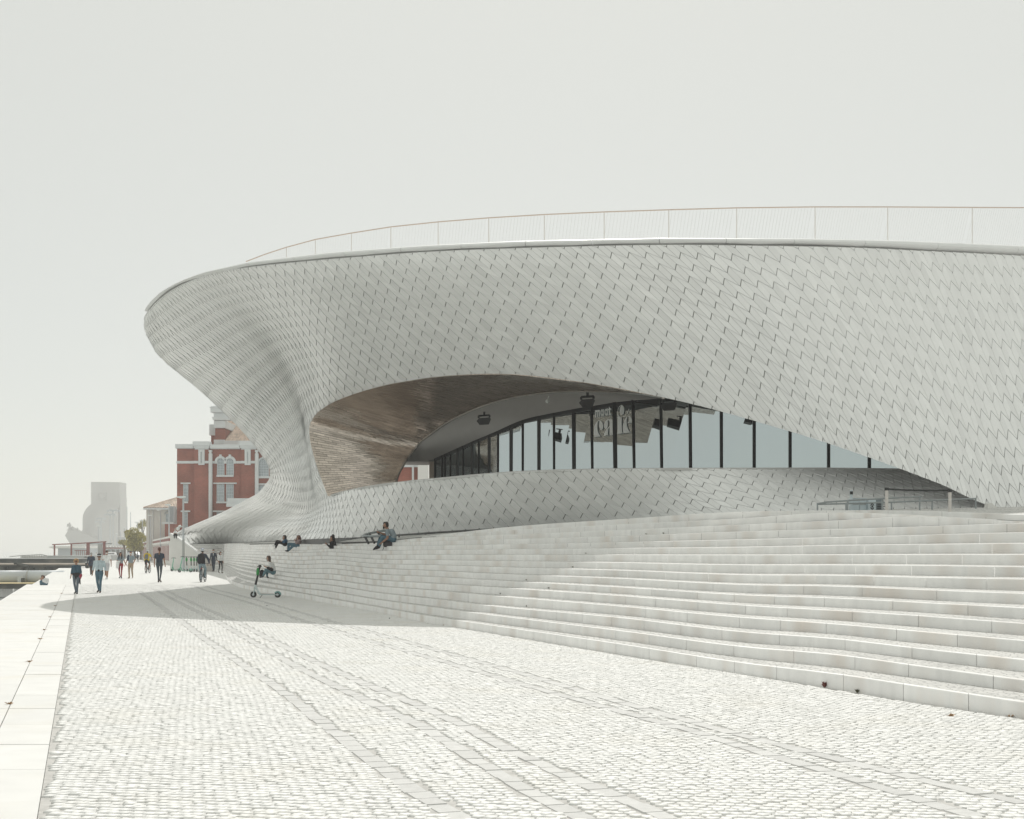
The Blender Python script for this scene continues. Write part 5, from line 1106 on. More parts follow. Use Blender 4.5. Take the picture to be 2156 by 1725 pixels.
walker(160.5, 1250.8, 1177.5, 'woman with curly blond hair, blue top and a jacket tied at her waist', BLUET, JEANSD, BLACK, SKIN2, H_BL, 'curly', stride=.22, sleeve='rolled', extras=(('glasses',),), female=True, build=1.04,
       parts=(('waist_jacket', BLACK, [((-.10, .0, 1.0), (.10, .02, 1.0), .115, .115), ((-.10, -.06, .9), (-.13, -.08, .70), .07, .05), ((.08, .06, .98), (.13, .05, .72), .075, .035), ((.13, .05, .72), (.17, .04, .52), .035, .02), ((-.02, .05, .95), (.03, .06, .80), .08, .05), ((.14, -.05, .95), (.20, -.03, .50), .05, .025)]),))
_, W, k = walker(209, 1248.2, 1166.5, 'man in a pale blue shirt, blue trousers and a white-brimmed black hat', SHIRTB, JEANS, BROWN, SKIN2, H_GR, 'short', stride=.18, sleeve='rolled', extras=(('glasses',), ('cap', BLACK, WHITE)), build=1.12,
       parts=(('belt', BLACK, [((-.09, .0, 1.0), (.09, .0, 1.0), .102, .102)]), ('beard', H_GR, [((-.03, .075, 1.585), (.03, .075, 1.585), .026, .026), ((0, .085, 1.575), (0, .08, 1.565), .028, .024)])))
carried('red_bag', 'small red bag hanging from the blond woman\'s hand', 'bag', lambda x, y, z: np.array([(174.5 - CX) / F * 55.9 + x, 55.6 + y, z + .70]), 1.0, [((0, 0, 0), (.02, 0, .06), .055, .05), ((.0, 0, -.06), (0, 0, -.04), .03, .03)], material('red leather', (.30, .02, .05), .5))
walker(225, 1220, 1159, 'man in a white T-shirt, pale shorts and face mask behind the hatted man', WHITE, cmat('pale shorts', (.52, .53, .55)), WHITE, SKIN2, H_DK, 'short', stride=.35, trouser='shorts', extras=(('glasses',), ('mask', WHITE)))
walker(192, 1210.5, 1163.5, 'person in a dark hooded coat walking away beside the black litter bin', NAVY, BROWN, BLACK, SKIN, H_GR, 'short', away=True, stride=.25, phase=-1, sleeve='long', build=1.22, parts=(('coat_skirt', NAVY, [((-.09, 0, 1.0), (-.09, 0, .80), .125, .125), ((.09, 0, 1.0), (.09, 0, .80), .125, .125)]),))
_, W, k = walker(254, 1218, 1162.6, 'long-haired woman in red trousers holding hands with the man in grey', GREYT, REDP, BLACK, SKIN, H_DK, 'sides', stride=.18, sleeve='short', trouser='tight', extras=(('eyes',),), female=True, arms={1: ((.27, .05, 1.12), (.40, .05, .92)), -1: ((-.22, .05, 1.15), (-.02, .16, 1.12))})
carried('white_jacket', 'white jacket draped over the arm of the woman in red', 'jacket', W, k, [((-.18, .12, 1.12), (.0, .17, 1.14), .06, .06), ((-.17, .13, 1.08), (-.24, .10, .72), .09, .06), ((-.10, .14, 1.05), (-.14, .12, .62), .07, .03)], WHITE)
walker(275.3, 1218, 1160.5, 'man in grey T-shirt and beige trousers, dark jacket over his shoulder', GREYT, BEIGE, cmat('tan shoes', (.40, .33, .26)), SKIN, H_DK, 'short', stride=.20, phase=-1, extras=(('eyes',), ('mask', WHITE)), arms={-1: ((-.25, .03, 1.12), (-.34, .05, .90)), 1: ((.25, -.02, 1.15), (.17, .08, .93))},
       parts=(('shoulder_jacket', NAVY, [((-.14, .05, 1.47), (-.15, .10, 1.18), .062, .055), ((-.14, -.05, 1.45), (-.14, .05, 1.47), .05, .05)]),))
walker(335.6, 1226.5, 1152.5, 'man in navy T-shirt and dark jeans seen from behind, nearest the red pavilion', NAVY, cmat('dark denim', (.05, .065, .08)), BROWN, SKIN2, H_RD, 'short', away=True, stride=.22, phase=-1, trouser='tight')
walker(449.6, 1203.6, 1156.5, 'man in a dark suit and face mask beside the pale notice box', NAVY, NAVY, BROWN, SKIN, H_BR, 'short', stride=.35, sleeve='long', extras=(('mask',),), parts=(('shirt_front', WHITE, [((0, .085, 1.43), (0, .10, 1.26), .035, .018)]),))
_, W, k = walker(464.4, 1207.0, 1161.5, 'woman in a white shirt and black tights walking beside the man in the suit', WHITE, BLACK, BROWN, SKIN, H_DK, 'long', stride=.2, trouser='tight', sleeve='rolled', extras=(('mask', WHITE),), female=True, turn=.7)
carried('brown_backpack', 'brown backpack carried by the woman in the white shirt', 'backpack', W, k, [((-.05, -.16, 1.30), (-.05, -.18, 1.02), .09, .13), ((.04, -.16, 1.28), (.05, -.18, 1.02), .08, .13)], MUST)
walker(290, 1184, 1165.5, 'small distant figure in dark clothes under the bushy tree', NAVY, BLACK, BLACK, SKIN, H_DK, 'short', away=True, stride=.3, sleeve='long', group='distant walkers')
for px, py, tp, c_, lab in ((181, 1176, 1163, PINK, 'distant pink-clad figure left of the dark hooded person'), (203, 1177, 1163.5, WHITE, 'distant pale figure just right of the dark hooded person'), (240, 1174, 1163, NAVY, 'distant dark figure beside the parked white car'), (247, 1174.5, 1162.5, BLACK, 'distant black-clad figure in front of the white van')):
    walker(px, py, tp, lab, c_, BLACK, BLACK, SKIN, H_DK, 'short', stride=.3, sleeve='long', group='distant walkers')

# ---- bicycles and riders, seen from behind
def make_bike(px, py, lab, k=1.0, col=M_black):
    d = CH * F / (py - HY); X = (px - CX) / F * d; b = root('bicycle', (X, d, 0), lab, 'bicycle', 'bicycles'); r_ = .33 * k
    for y, nm in ((0, 'wheel'), (1.03 * k, 'wheel')):
        m = MB(); c = [(0, y + r_ * math.cos(a), r_ + r_ * math.sin(a)) for a in np.linspace(0, 2 * math.pi, 25)]; m.tube(c, .026, 6, cap=False); wh = m.obj(nm, M_tyre, b)
        m = MB(); c = [(0, y + (r_ - .035) * math.cos(a), r_ + (r_ - .035) * math.sin(a)) for a in np.linspace(0, 2 * math.pi, 25)]; m.tube(c, .012, 5, cap=False); m.tube([(-.05, y, r_), (.05, y, r_)], .02, 6)
        for a in np.linspace(0, 2 * math.pi, 17)[:-1]: m.tube([(0, y, r_), (0, y + (r_ - .03) * math.cos(a), r_ + (r_ - .03) * math.sin(a))], .002, 3)
        m.obj('rim', M_galv, wh)
    m = MB(); bb_ = (0, .43 * k, .28 * k); st = (0, .25 * k, .78 * k); hd = (0, .85 * k, .80 * k)
    for a, q, rr in ((bb_, st, .018), (st, hd, .018), (bb_, (0, .88 * k, .66 * k), .02), ((0, 0, r_), bb_, .012), ((0, 0, r_), st, .010), (hd, (0, 1.03 * k, r_), .016), (st, (0, .22 * k, .92 * k), .014)): m.tube([a, q], rr, 6)
    m.obj('frame', col, b)
    m = MB(); m.ball((0, .20 * k, .95 * k), .075, .13, .03); m.obj('saddle', M_black, b)
    m = MB(); m.tube([(-.30, .80 * k, 1.0 * k), (-.05, .86 * k, 1.0 * k), (.05, .86 * k, 1.0 * k), (.30, .80 * k, 1.0 * k)], .014, 6); m.tube([hd, (0, .86 * k, 1.0 * k)], .014, 6); m.obj('handlebar', M_black, b)
    for sg in (-1, 1): m = MB(); m.tube([(0, .43 * k, .28 * k), (sg * .08, .43 * k, .28 * k), (sg * .08, .43 * k, (.28 - sg * .15) * k)], .011, 5); m.box(*sorted((sg * .08, sg * .18)), .38 * k, .48 * k, (.27 - sg * .15) * k, (.29 - sg * .15) * k); m.obj('pedal', M_black, b)
    m = MB(); m.box(-.03, .03, .12 * k, .16 * k, .70 * k, .76 * k); m.obj('rear_light', M_tail, b)
    return X, d
def rider(X, d, lab, shirt, pants, k, helmet, rib, shorts=False, skin=SKIN2, lean=.12):
    r_ = root('person', (X, d + .2, .0), lab, 'person', 'people walking on the promenade')
    def W(x, y, z): return np.array([X + x * k, d + y * k, z * k])
    s = []; mats = [skin, shirt, pants, BLACK]
    for sg in (-1, 1):
        s += [(W(sg * .09, .20, 1.00), W(sg * .08, .26, 1.25), .11 * k, .10 * k, 1), (W(sg * .08, .26, 1.25), W(sg * .11, .32 + lean, 1.46), .10 * k, .095 * k, 1), (W(sg * .06, .18, .98), W(sg * .09, .22, .97), .115 * k, .115 * k, 2), (W(0, .36, 1.52), W(sg * .17, .36, 1.48), .06 * k, .06 * k, 1)]
        hip = W(sg * .09, .22, .95); up_ = sg > 0; knee = W(sg * .13, .62 if up_ else .50, .72 if up_ else .56); ank = W(sg * .11, .48, .30 if up_ else .16)
        if shorts: limb(s, [hip, hip * .35 + knee * .65], [.10 * k, .082 * k], 2); limb(s, [hip * .35 + knee * .65, knee, knee * .6 + ank * .4, ank], [.06 * k, .055 * k, .056 * k, .034 * k], 0)
        else: limb(s, [hip, knee, ank], [.10 * k, .068 * k, .05 * k], 2)
        s.append((ank - np.array([0, .03, .05]), ank + np.array([0, .14, -.07]), .04 * k, .035 * k, 3)); s.append((ank, ank - np.array([0, .02, .05]), .036 * k, .04 * k, 3))
        sh, el, wr = W(sg * .185, .38, 1.46), W(sg * .30, .52, 1.22), W(sg * .29, .78, 1.04)
        if shorts: limb(s, [sh, sh * .4 + el * .6], [.06 * k, .055 * k], 1); limb(s, [sh * .4 + el * .6, el, wr], [.042 * k, .038 * k, .028 * k], 0)
        else: limb(s, [sh, el, wr], [.072 * k, .064 * k, .045 * k], 1)
        hand(s, wr, (0, 1, -.25), np.array([-sg * 1.0, 0, 0]), k, .8)
    s.append((W(0, .36, 1.50), W(0, .40, 1.62), .055 * k, .052 * k, 0)); hc = W(0, .43, 1.69); face_segs(s, hc, (0, 1, 0), (0, 0, 1), k, 0)
    link('body', remesh('body', s, mats, .014 * k, (X, d + .2, 0)), r_); head_parts(r_, hc, (0, 1, 0), (0, 0, 1), k, skin, H_DK, 'short', (X, d + .2, 0), (('helmet', helmet, rib),)); return W
X, d = make_bike(307.6, 1207, 'black bicycle ridden away by the rider in yellow')
W = rider(X, d, 'cyclist in a yellow shirt and black shorts riding away', YELL, BLACK, (48.5) * d / F / 1.80, M_lampw, M_black, True)
carried('grey_backpack', 'grey and black backpack on the yellow cyclist', 'backpack', W, .9, [((-.06, .13, 1.40), (-.07, .12, 1.18), .075, .085), ((.06, .13, 1.40), (.07, .12, 1.18), .075, .085)], cmat('grey pack', (.16, .17, .18)))
X, d = make_bike(423, 1225.5, 'folding black bicycle ridden by the cyclist in the dark jacket')
W = rider(X, d, 'cyclist in a dark jacket, jeans and pale helmet riding towards the scooters', NAVY, cmat('washed denim', (.22, .30, .34)), (69) * d / F / 1.80, M_lampw, material('blue helmet stripe', (.08, .12, .35), .4))
carried('black_backpack', 'black backpack on the cyclist in the dark jacket', 'backpack', W, 1.0, [((-.08, .10, 1.42), (-.09, .06, 1.10), .10, .12), ((.08, .10, 1.42), (.09, .06, 1.10), .10, .12), ((0, .12, 1.50), (0, .1, 1.3), .09, .12)], BLACK)

# ---- seated people, posed joint by joint
def seated(lab, sc_, d, J, mats, rads, skin, hair, style, face, extras=(), group='people sitting on the steps', k=1.0, hands=True, up=(0, 0, 1), more=()):
    ox, oy, s0 = sc_
    def Q(x, y, dd=0.0): px = (ox + x / s0) / 1.9; py = (oy + y / s0) / 1.9; return P(px, py, d + dd)
    j = {n: Q(*v) for n, v in J.items()}; O = tuple(j['hip']); O = (O[0], O[1], O[2] - .1)
    r_ = root('person', O, lab, 'person', group); s = []
    sd = np.array([0, 1.0, 0]); w_ = .085 * k
    for sg in (-1, 1):
        o = sd * sg * w_
        s += [(j['hip'] + o, j['waist'] + o * .9, .105 * k, .092 * k, 1), (j['waist'] + o * .9, j['chest'] + o, .092 * k, .10 * k, 1), (j['hip'] + o * .9, j['hip'] + o * .9 - np.array([0, 0, .02]), .115 * k, .112 * k, 2), (j['chest'] + o * .3, j['neck'] + o * 1.5 - np.array([0, 0, .07 * k]), .085 * k, .066 * k, 1)]
    s.append((j['neck'] - np.array([0, 0, .04]), j['head'], .055 * k, .05 * k, 0)); face_segs(s, j['head'], face, up, k, 0)
    for sfx, sg in (('n', -1), ('f', 1)):
        hip = j['hip'] + sd * sg * w_; kn, an, to = j['knee_' + sfx], j['ank_' + sfx], j['toe_' + sfx]
        limb(s, [hip, kn], [.10 * k, .072 * k], 2); limb(s, [kn, kn * .5 + an * .5, an], [.070 * k, .062 * k, .046 * k], 2)
        heel = an + nrm(an - kn) * .06 * k; s += [(an, heel, .04 * k, .036 * k, 3), (heel, to, .038 * k, .030 * k, 3), (heel, heel * .5 + to * .5, .038 * k, .04 * k, 3)]
        sh = j['neck'] + sd * sg * .17 * k - np.array([0, 0, .07 * k]); el, wr = j['el_' + sfx], j['wr_' + sfx]
        if rads == 'short': m_ = sh * .4 + el * .6; limb(s, [sh, m_], [.064 * k, .058 * k], 1); limb(s, [m_, el, wr], [.046 * k, .040 * k, .028 * k], 0)
        else: limb(s, [sh, el, wr], [.062 * k, .050 * k, .036 * k], 1)
        hand(s, wr, wr - el, np.array([0, -1.0, .2]), k, .6)
    for a, b, ra, rb, t_ in more: s.append((Q(*a), Q(*b), ra, rb, t_))
    link('body', remesh('body', s, [skin] + mats, .012 * k, O), r_); head_parts(r_, j['head'], face, up, k, skin, hair, style, O, extras)
    return Q, r_
# man on the bag
Q, r_ = seated('man in grey T-shirt and jeans sitting on a dark bag, looking at his phone', (1350, 2050, 7.187), 48.7,
   dict(head=(1385, 375), neck=(1450, 470), chest=(1560, 560), waist=(1620, 670), hip=(1600, 770), knee_n=(1285, 720, -.12), ank_n=(1215, 960, -.12), toe_n=(1040, 1065, -.14), knee_f=(1250, 690, .2), ank_f=(1165, 930, .2), toe_f=(1060, 1040, .2), el_n=(1440, 740, -.26), wr_n=(1290, 860, -.24), el_f=(1370, 640, .15), wr_f=(1225, 590, .05)),
   [GREYT, JEANS, BLACK], 'short', SKIN2, H_DK, 'short', (-1, -.12, -.12), (('eyes',),))
link('beard', remesh('beard', [(Q(1325, 430, -.05), Q(1330, 455, 0), .03, .035, 0), (Q(1345, 450, 0), Q(1335, 455, .04), .03, .03, 0)], [H_DK], .012, tuple(r_.location)), r_)
m_ = MB(); a = Q(1172, 540, .04); m_.obox(a, nrm((1, 0, .6)), (0, 1, 0), nrm((-.6, 0, 1)), .006, .036, .07); c = tuple(a); shift(m_, c); o = m_.obj('phone', M_black, None, label='black phone held by the man in the grey T-shirt', cat='phone'); o.location = c
ob = [(Q(1400, 900), Q(1600, 900), .115, .13, 0), (Q(1420, 880, .1), Q(1610, 870, .1), .10, .12, 0), (Q(1380, 930, -.08), Q(1620, 925, -.08), .09, .09, 0)]
o_ = tuple(Q(1500, 975)); b_ = link('dark_bag', remesh('dark_bag', ob, [DGREY], .014, o_), None, 'dark grey bag the man in the grey T-shirt sits on', 'bag'); b_.location = o_
m_ = MB(); m_.tube([Q(1350, 900, -.1), Q(1335, 960, -.14), Q(1320, 1050, -.16), Q(1290, 1090, -.18)], .008, 5); c = b_.location; shift(m_, c); m_.obj('strap', M_black, b_)
# girl by the scooter
Q, r_ = seated('girl in white T-shirt and jeans sitting on the steps behind the lone scooter', (960, 2200, 7.84), 62.0,
   dict(head=(895, 275), neck=(955, 370), chest=(1005, 480), waist=(1045, 590), hip=(1040, 690), knee_n=(810, 640, -.1), ank_n=(735, 800, -.1), toe_n=(625, 862, -.12), knee_f=(840, 660, .2), ank_f=(850, 810, .2), toe_f=(890, 865, .2), el_n=(985, 600, -.2), wr_n=(860, 555, -.2), el_f=(900, 560, .15), wr_f=(820, 535, .05)),
   [WHITE, JEANSL, cmat('dark plimsoll', (.09, .10, .11))], 'short', SKIN, H_BR, 'long', (-1, -.05, -.15), (('eyes',), ('mask',)))
ob = [(Q(870, 565, -.22), Q(1000, 625, -.22), .055, .075, 0)]; o_ = tuple(Q(935, 640, -.2)); b_ = link('black_pouch', remesh('black_pouch', ob, [BLACK], .012, o_), None, 'small black bag across the lap of the girl in white', 'bag'); b_.location = o_
ob = [(Q(690, 690, .45), Q(680, 800, .45), .10, .11, 0), (Q(665, 700, .4), Q(660, 810, .4), .07, .08, 0)]; o_ = tuple(Q(680, 840, .45)); b_ = link('black_rucksack', remesh('black_rucksack', ob, [BLACK], .014, o_), None, 'black rucksack standing behind the knees of the girl in white', 'backpack'); b_.location = o_
# three people near the wall
SCW = (1060, 2110, 7.187)
seated('woman in blue top and black leggings, leftmost sitter by the museum wall', SCW, 68.0,
   dict(head=(562, 300), neck=(592, 350), chest=(592, 395), waist=(585, 440), hip=(575, 468), knee_n=(350, 405, -.1), ank_n=(292, 500, -.1), toe_n=(225, 528, -.1), knee_f=(375, 410, .15), ank_f=(312, 575, .15), toe_f=(268, 606, .15), el_n=(560, 430, -.2), wr_n=(505, 415, -.15), el_f=(550, 435, .15), wr_f=(495, 410, .1)),
   [BLUEW, BLACK, WHITE], 'long', SKIN, H_DK, 'long', (-1, 0, -.35), (('eyes',),))
seated('woman with auburn hair, pink cardigan and blue jeans shading her eyes', SCW, 65.6,
   dict(head=(965, 305), neck=(1000, 355), chest=(985, 410), waist=(970, 470), hip=(960, 520), knee_n=(810, 525, -.1), ank_n=(690, 655, -.1), toe_n=(610, 678, -.1), knee_f=(685, 480, .15), ank_f=(665, 645, .15), toe_f=(590, 676, .15), el_n=(905, 460, -.25), wr_n=(880, 410, -.22), el_f=(885, 380, .1), wr_f=(915, 315, .0)),
   [PINK, JEANS, BLACK], 'long', SKIN, H_RD, 'bob', (-1, -.2, 0), (('eyes',),))
Q, r_ = seated('person in black jacket with a messy bun, holding a phone on the steps', SCW, 57.2,
   dict(head=(1935, 325), neck=(1955, 380), chest=(1975, 450), waist=(1985, 520), hip=(1985, 575), knee_n=(1900, 610, .35), ank_n=(1890, 760, .45), toe_n=(1860, 780, .5), knee_f=(1930, 610, .5), ank_f=(1920, 760, .6), toe_f=(1890, 780, .6), el_n=(1870, 560, -.1), wr_n=(1795, 500, -.1), el_f=(1880, 550, .2), wr_f=(1885, 430, .1)),
   [BLACK, BLACK, BLACK], 'long', SKIN2, H_DK, 'bun', (-1, 0, -.2), (('eyes',),))
m_ = MB(); a = Q(1755, 470, -.1); c = tuple(a); m_.obox(a, nrm((1, 0, .9)), (0, 1, 0), nrm((-.9, 0, 1)), .006, .036, .07); shift(m_, c); o = m_.obj('phone', M_black, None, label='phone in the hand of the person in the black jacket', cat='phone'); o.location = c
# on top of the ramp wall and on the quay edge
seated('person in white shirt and mask, arms folded, on top of the ramp wall', (680, 2100, 4.312), 124.3,
   dict(head=(93, 80), neck=(93, 102), chest=(93, 122), waist=(93, 145), hip=(93, 170), knee_n=(70, 172, -.5), ank_n=(75, 215, -.5), toe_n=(70, 225, -.6), knee_f=(115, 172, -.5), ank_f=(112, 215, -.5), toe_f=(118, 225, -.6), el_n=(62, 135, -.1), wr_n=(100, 145, -.3), el_f=(124, 135, -.1), wr_f=(88, 145, -.3)),
   [WHITE, BLACK, BLACK], 'long', SKIN, H_GR, 'short', (0, -1, 0), (('mask', WHITE),), group='people sitting by the quay')
seated('young person in white T-shirt crouched on the quay edge by the pipe', (0, 2130, 5.133), 70.5,
   dict(head=(880, 930), neck=(915, 955), chest=(950, 970), waist=(955, 1010), hip=(930, 1050), knee_n=(850, 1010, -.1), ank_n=(850, 1085, -.1), toe_n=(820, 1110, -.1), knee_f=(840, 1015, .15), ank_f=(840, 1085, .15), toe_f=(800, 1100, .15), el_n=(900, 1020, -.15), wr_n=(870, 975, -.1), el_f=(870, 1010, .15), wr_f=(850, 985, .1)),
   [WHITE, JEANS, WHITE], 'short', SKIN, H_BR, 'short', (-.8, -.6, -.4), (('eyes',),), group='people sitting by the quay')
# ---------------------------------------------------------------- scooters
M_mint = material('mint green plastic', (.20, .50, .36), .45); M_sgreen = material('green pouch', (.03, .30, .07), .45); M_swhite = material('white scooter frame', (.62, .70, .70), .4); M_teal = material('teal mudguard', (.17, .34, .33), .45); M_deck = material('grip deck', (.06, .07, .07), .9)
def scooter_local(t_, frame, stem, bagm, fender):
    """front wheel at x = 0, rear wheel at x = 0.86, standing on z = 0, width along y"""
    for x in (0, .86):
        m = MB(); m.tube([(x, -.035, .105), (x, .035, .105)], .105, 20); w_ = m.obj('wheel', M_tyre, t_)
        m = MB(); m.tube([(x, -.04, .105), (x, .04, .105)], .045, 12); m.obj('hub', M_galv, w_)
    m = MB(); m.tube([(.015, -.055, .10), (.03, -.055, .25), (.04, -.03, .30)], .018, 8); m.tube([(.015, .055, .10), (.03, .055, .25), (.04, .03, .30)], .018, 8); m.tube([(.035, 0, .28), (.075, 0, .46)], .034, 10); m.obj('fork', frame, t_)
    m = MB(); m.tube([(.06, 0, .43), (.20, 0, .14), (.26, 0, .12)], [.035, .036, .03], 8); m.box(.22, .80, -.075, .075, .085, .115); m.tube([(.80, -.05, .10), (.88, -.05, .105)], .016, 6); m.tube([(.80, .05, .10), (.88, .05, .105)], .016, 6); m.obj('deck_frame', frame, t_)
    m = MB(); m.box(.24, .72, -.068, .068, .1155, .128); m.obj('deck_mat', M_deck, t_)
    m = MB(); m.tube([(.075, 0, .45), (.235, 0, 1.10)], [.040, .030], 10); m.obj('stem', stem, t_)
    m = MB(); m.tube([(.215, -.23, 1.09), (.225, -.08, 1.12), (.225, .08, 1.12), (.215, .23, 1.09)], .016, 8); m.tube([(.22, -.24, 1.088), (.222, -.13, 1.108)], .021, 8); m.tube([(.22, .24, 1.088), (.222, .13, 1.108)], .021, 8); m.box(.19, .26, -.04, .04, 1.10, 1.14); m.obj('handlebar', M_black, t_)
    m = MB(); m.tube([(.222, -.12, 1.10), (.16, -.16, 1.09)], .006, 5); m.tube([(.222, .12, 1.10), (.16, .16, 1.09)], .006, 5); m.obj('brake_lever', M_black, t_)
    if bagm is not None:
        v = []; m = MB()
        for z, hx, hy in ((.78, .03, .045), (.80, .05, .07), (.90, .058, .08), (1.0, .052, .075), (1.035, .03, .05)): v.append([(.095 + z * .07 + hx * math.cos(a), hy * math.sin(a), z) for a in np.linspace(0, 2 * math.pi, 11)])
        m.grid(v); m._add(v[0][:-1], [tuple(range(10))]); m._add(v[-1][:-1], [tuple(range(10))]); m.obj('battery_pouch', bagm, t_, smooth=True)
    m = MB(); v = [[(.86 + .125 * math.cos(a), y, .105 + .125 * math.sin(a)) for a in np.linspace(.0, 2.6, 12)] for y in (-.045, .045)]; m.grid(v); v = [[(.86 + r * math.cos(a), -.045, .105 + r * math.sin(a)) for a in np.linspace(.0, 2.6, 12)] for r in (.125, .075)]; m.grid(v); m.obj('mudguard', fender, t_)
    m = MB(); v = [[(.0 + .118 * math.cos(a), y, .105 + .118 * math.sin(a)) for a in np.linspace(.6, 2.4, 8)] for y in (-.04, .04)]; m.grid(v); m.obj('front_mudguard', fender, t_)
    m = MB(); m.tube([(.33, -.07, .09), (.27, -.16, .0)], .010, 6); m.obj('kickstand', M_black, t_)
    m = MB(); m.box(.025, .06, -.03, .03, .30, .36); m.obj('fork_clamp', M_black, t_)
def scooter(px, py, lab, rz, frame=M_swhite, stem=M_black, bagm=M_sgreen, fender=M_teal, k=1.0, group='parked scooters'):
    d = CH * F / (py - HY); t_ = root('electric_scooter', ((px - CX) / F * d, d, 0), lab, 'scooter', group, rz); t_.scale = (k, k, k); scooter_local(t_, frame, stem, bagm, fender); return t_
scooter(533.6, 1258.4, 'lone black and white scooter with a green pouch in front of the steps', math.radians(-4), k=1.04)
scooter(362, 1203.2, 'pale green scooter farthest left, by the foot of the ramp wall', math.radians(62), M_mint, M_mint, None, M_mint, k=1.0)
scooter(378, 1205.5, 'bright mint green scooter right of the nearest lamp post', math.radians(40), M_mint, M_mint, None, M_mint, k=1.12)
for px, lab, b_, rz in ((394, 'black-stemmed scooter with green pouch, leftmost of the dark group', M_sgreen, 118), (403, 'second black scooter in the dark group before the ramp wall', M_sgreen, 112), (409, 'third black scooter in the dark group, pouch hidden', M_sgreen, 108), (414.5, 'black scooter nearest the pale notice box', M_sgreen, 104)):
    scooter(px, 1203.5 + (px - 394) * .03, lab, math.radians(rz), M_swhite, M_black, b_, M_teal, k=1.08)

# ---------------------------------------------------------------- notice box, litter bins
d_ = CH * F / (1203.5 - HY); X0, X1 = (431.7 - CX) / F * d_, (448.0 - CX) / F * d_
nbx = root('notice_box', ((X0 + X1) / 2, d_, 0), 'pale grey box with two round prohibition symbols beside the cyclist', 'box')
m = MB(); hw_ = (X1 - X0) / 2; H_ = 27.8 * d_ / F; m.box(-hw_, hw_, 0, .35, 0, H_); m.box(-hw_ - .02, hw_ + .02, -.02, .37, H_, H_ + .03); m.obj('cabinet', material('pale grey board', (.60, .565, .53), .7, noise=.05, nscale=3), nbx)
M_sym = material('brown print', (.30, .18, .13), .7)
for sx_ in (-.10, .14):
    m = MB(); r_ = .085
    for a, b in zip(np.linspace(0, 2 * math.pi, 21)[:-1], np.linspace(0, 2 * math.pi, 21)[1:]): m._add([(sx_ + q * math.cos(t_), -.004, H_ * .5 + q * math.sin(t_)) for q, t_ in ((r_, a), (r_, b), (r_ - .02, b), (r_ - .02, a))], [(0, 1, 2, 3)])
    m._add([(sx_ - .065, -.005, H_ * .5 + .045), (sx_ - .05, -.005, H_ * .5 + .065), (sx_ + .065, -.005, H_ * .5 - .045), (sx_ + .05, -.005, H_ * .5 - .065)], [(0, 1, 2, 3)]); m.box(sx_ - .012, sx_ + .012, -.0045, -.001, H_ * .5 - .05, H_ * .5 + .05); m.obj('prohibition_symbol', M_sym, nbx)
for px, py, w_, h_, lab, mt in ((184, 1196.6, .22, .0, 'black litter bin beside the person in the dark hood', M_black), (181.2, 1186, .30, .0, 'grey litter bin behind the black one', M_stone)):
    d_ = CH * F / (py - HY); t_ = root('litter_bin', ((px - CX) / F * d_, d_, 0), lab, 'litter bin', 'litter bins'); h_ = 13.4 * d_ / F; w_ = 3.6 * d_ / F
    m = MB(); m.prism([(-w_, -w_), (w_, -w_), (w_, w_), (-w_, w_)], 'z', .05, h_ - .1); m.box(-w_ * .8, w_ * .8, -w_ * .8, w_ * .8, 0, .06); m.obj('bin_body', mt, t_)
    m = MB(); m.box(-w_ * 1.1, w_ * 1.1, -w_ * 1.1, w_ * 1.1, h_ - .1, h_); m.box(-w_ * .5, w_ * .5, -w_ * .5, w_ * .5, h_, h_ + .04); m.obj('bin_lid', M_stone if mt is M_black else M_black, t_)

# ---------------------------------------------------------------- loudspeakers under the ceiling
def spk(cx, cy, d, k, lab):
    def q(x, y): return ((x - 640) / 13.655 * k + cx, (y - 560) / 13.655 * k + cy)
    t_ = root('loudspeaker', tuple(P(cx, cy, d)), lab, 'loudspeaker', 'black fixtures hung from the museum ceiling'); o = np.array(t_.location)
    def L(x, y, dd): a, b = q(x, y); return P(a, b, d + dd) - o
    m = MB(); f_ = [(420, 600), (510, 715), (775, 695), (835, 540), (795, 490), (490, 515)]; n = len(f_)
    v = [L(x, y, 0) for x, y in f_] + [L(x * .85 + 96, y * .9 + 50, .55) for x, y in f_]; m._add(v, [tuple(range(n)), tuple(range(n, 2 * n))[::-1]] + [(i, n + i, n + (i + 1) % n, (i + 1) % n) for i in range(n)]); m.obj('housing', M_black, t_)
    m = MB(); 
    for a, b in (((480, 520), (480, 445)), ((795, 495), (795, 430)), ((475, 447), (800, 432))): m.tube([L(*a, .1), L(*b, .1)], .035 * k, 4)
    m.obj('bracket', M_black, t_)
    m = MB(); m.tube([L(640, 440, .1), L(640, 350, .1)], .045 * k, 6); m.box(*sorted((L(600, 350, 0)[0], L(680, 350, 0)[0])), .0, .25, L(640, 352, .1)[2], L(640, 338, .1)[2]); m.obj('mount', M_black, t_)
    m = MB(); m._add([L(540, 700, -.01), L(740, 688, -.01), L(760, 560, -.02), L(520, 575, -.02)], [(0, 1, 2, 3)]); m.obj('grille', material('speaker grille', (.03, .03, .032), .8), t_)
spk(1019.5, 884, 52.2, 1.0, 'black loudspeaker hung from the ceiling, leftmost of the three')
spk(1237, 845.3, 47.6, 1.12, 'black loudspeaker hung from the ceiling just left of the lettered windows')
spk(1409, 852.5, 44.6, 1.15, 'black loudspeaker half hidden behind the canopy edge, rightmost of three')
cm = root('dome_camera', tuple(P(1152.5, 845, 50.5)), 'tiny white camera on the ceiling between two loudspeakers', 'camera'); m = MB(); m.ball((0, 0, 0), .07); m.tube([(0, 0, 0), (.05, 0, .18)], .02, 5); m.obj('housing', M_lampw, cm, smooth=True)

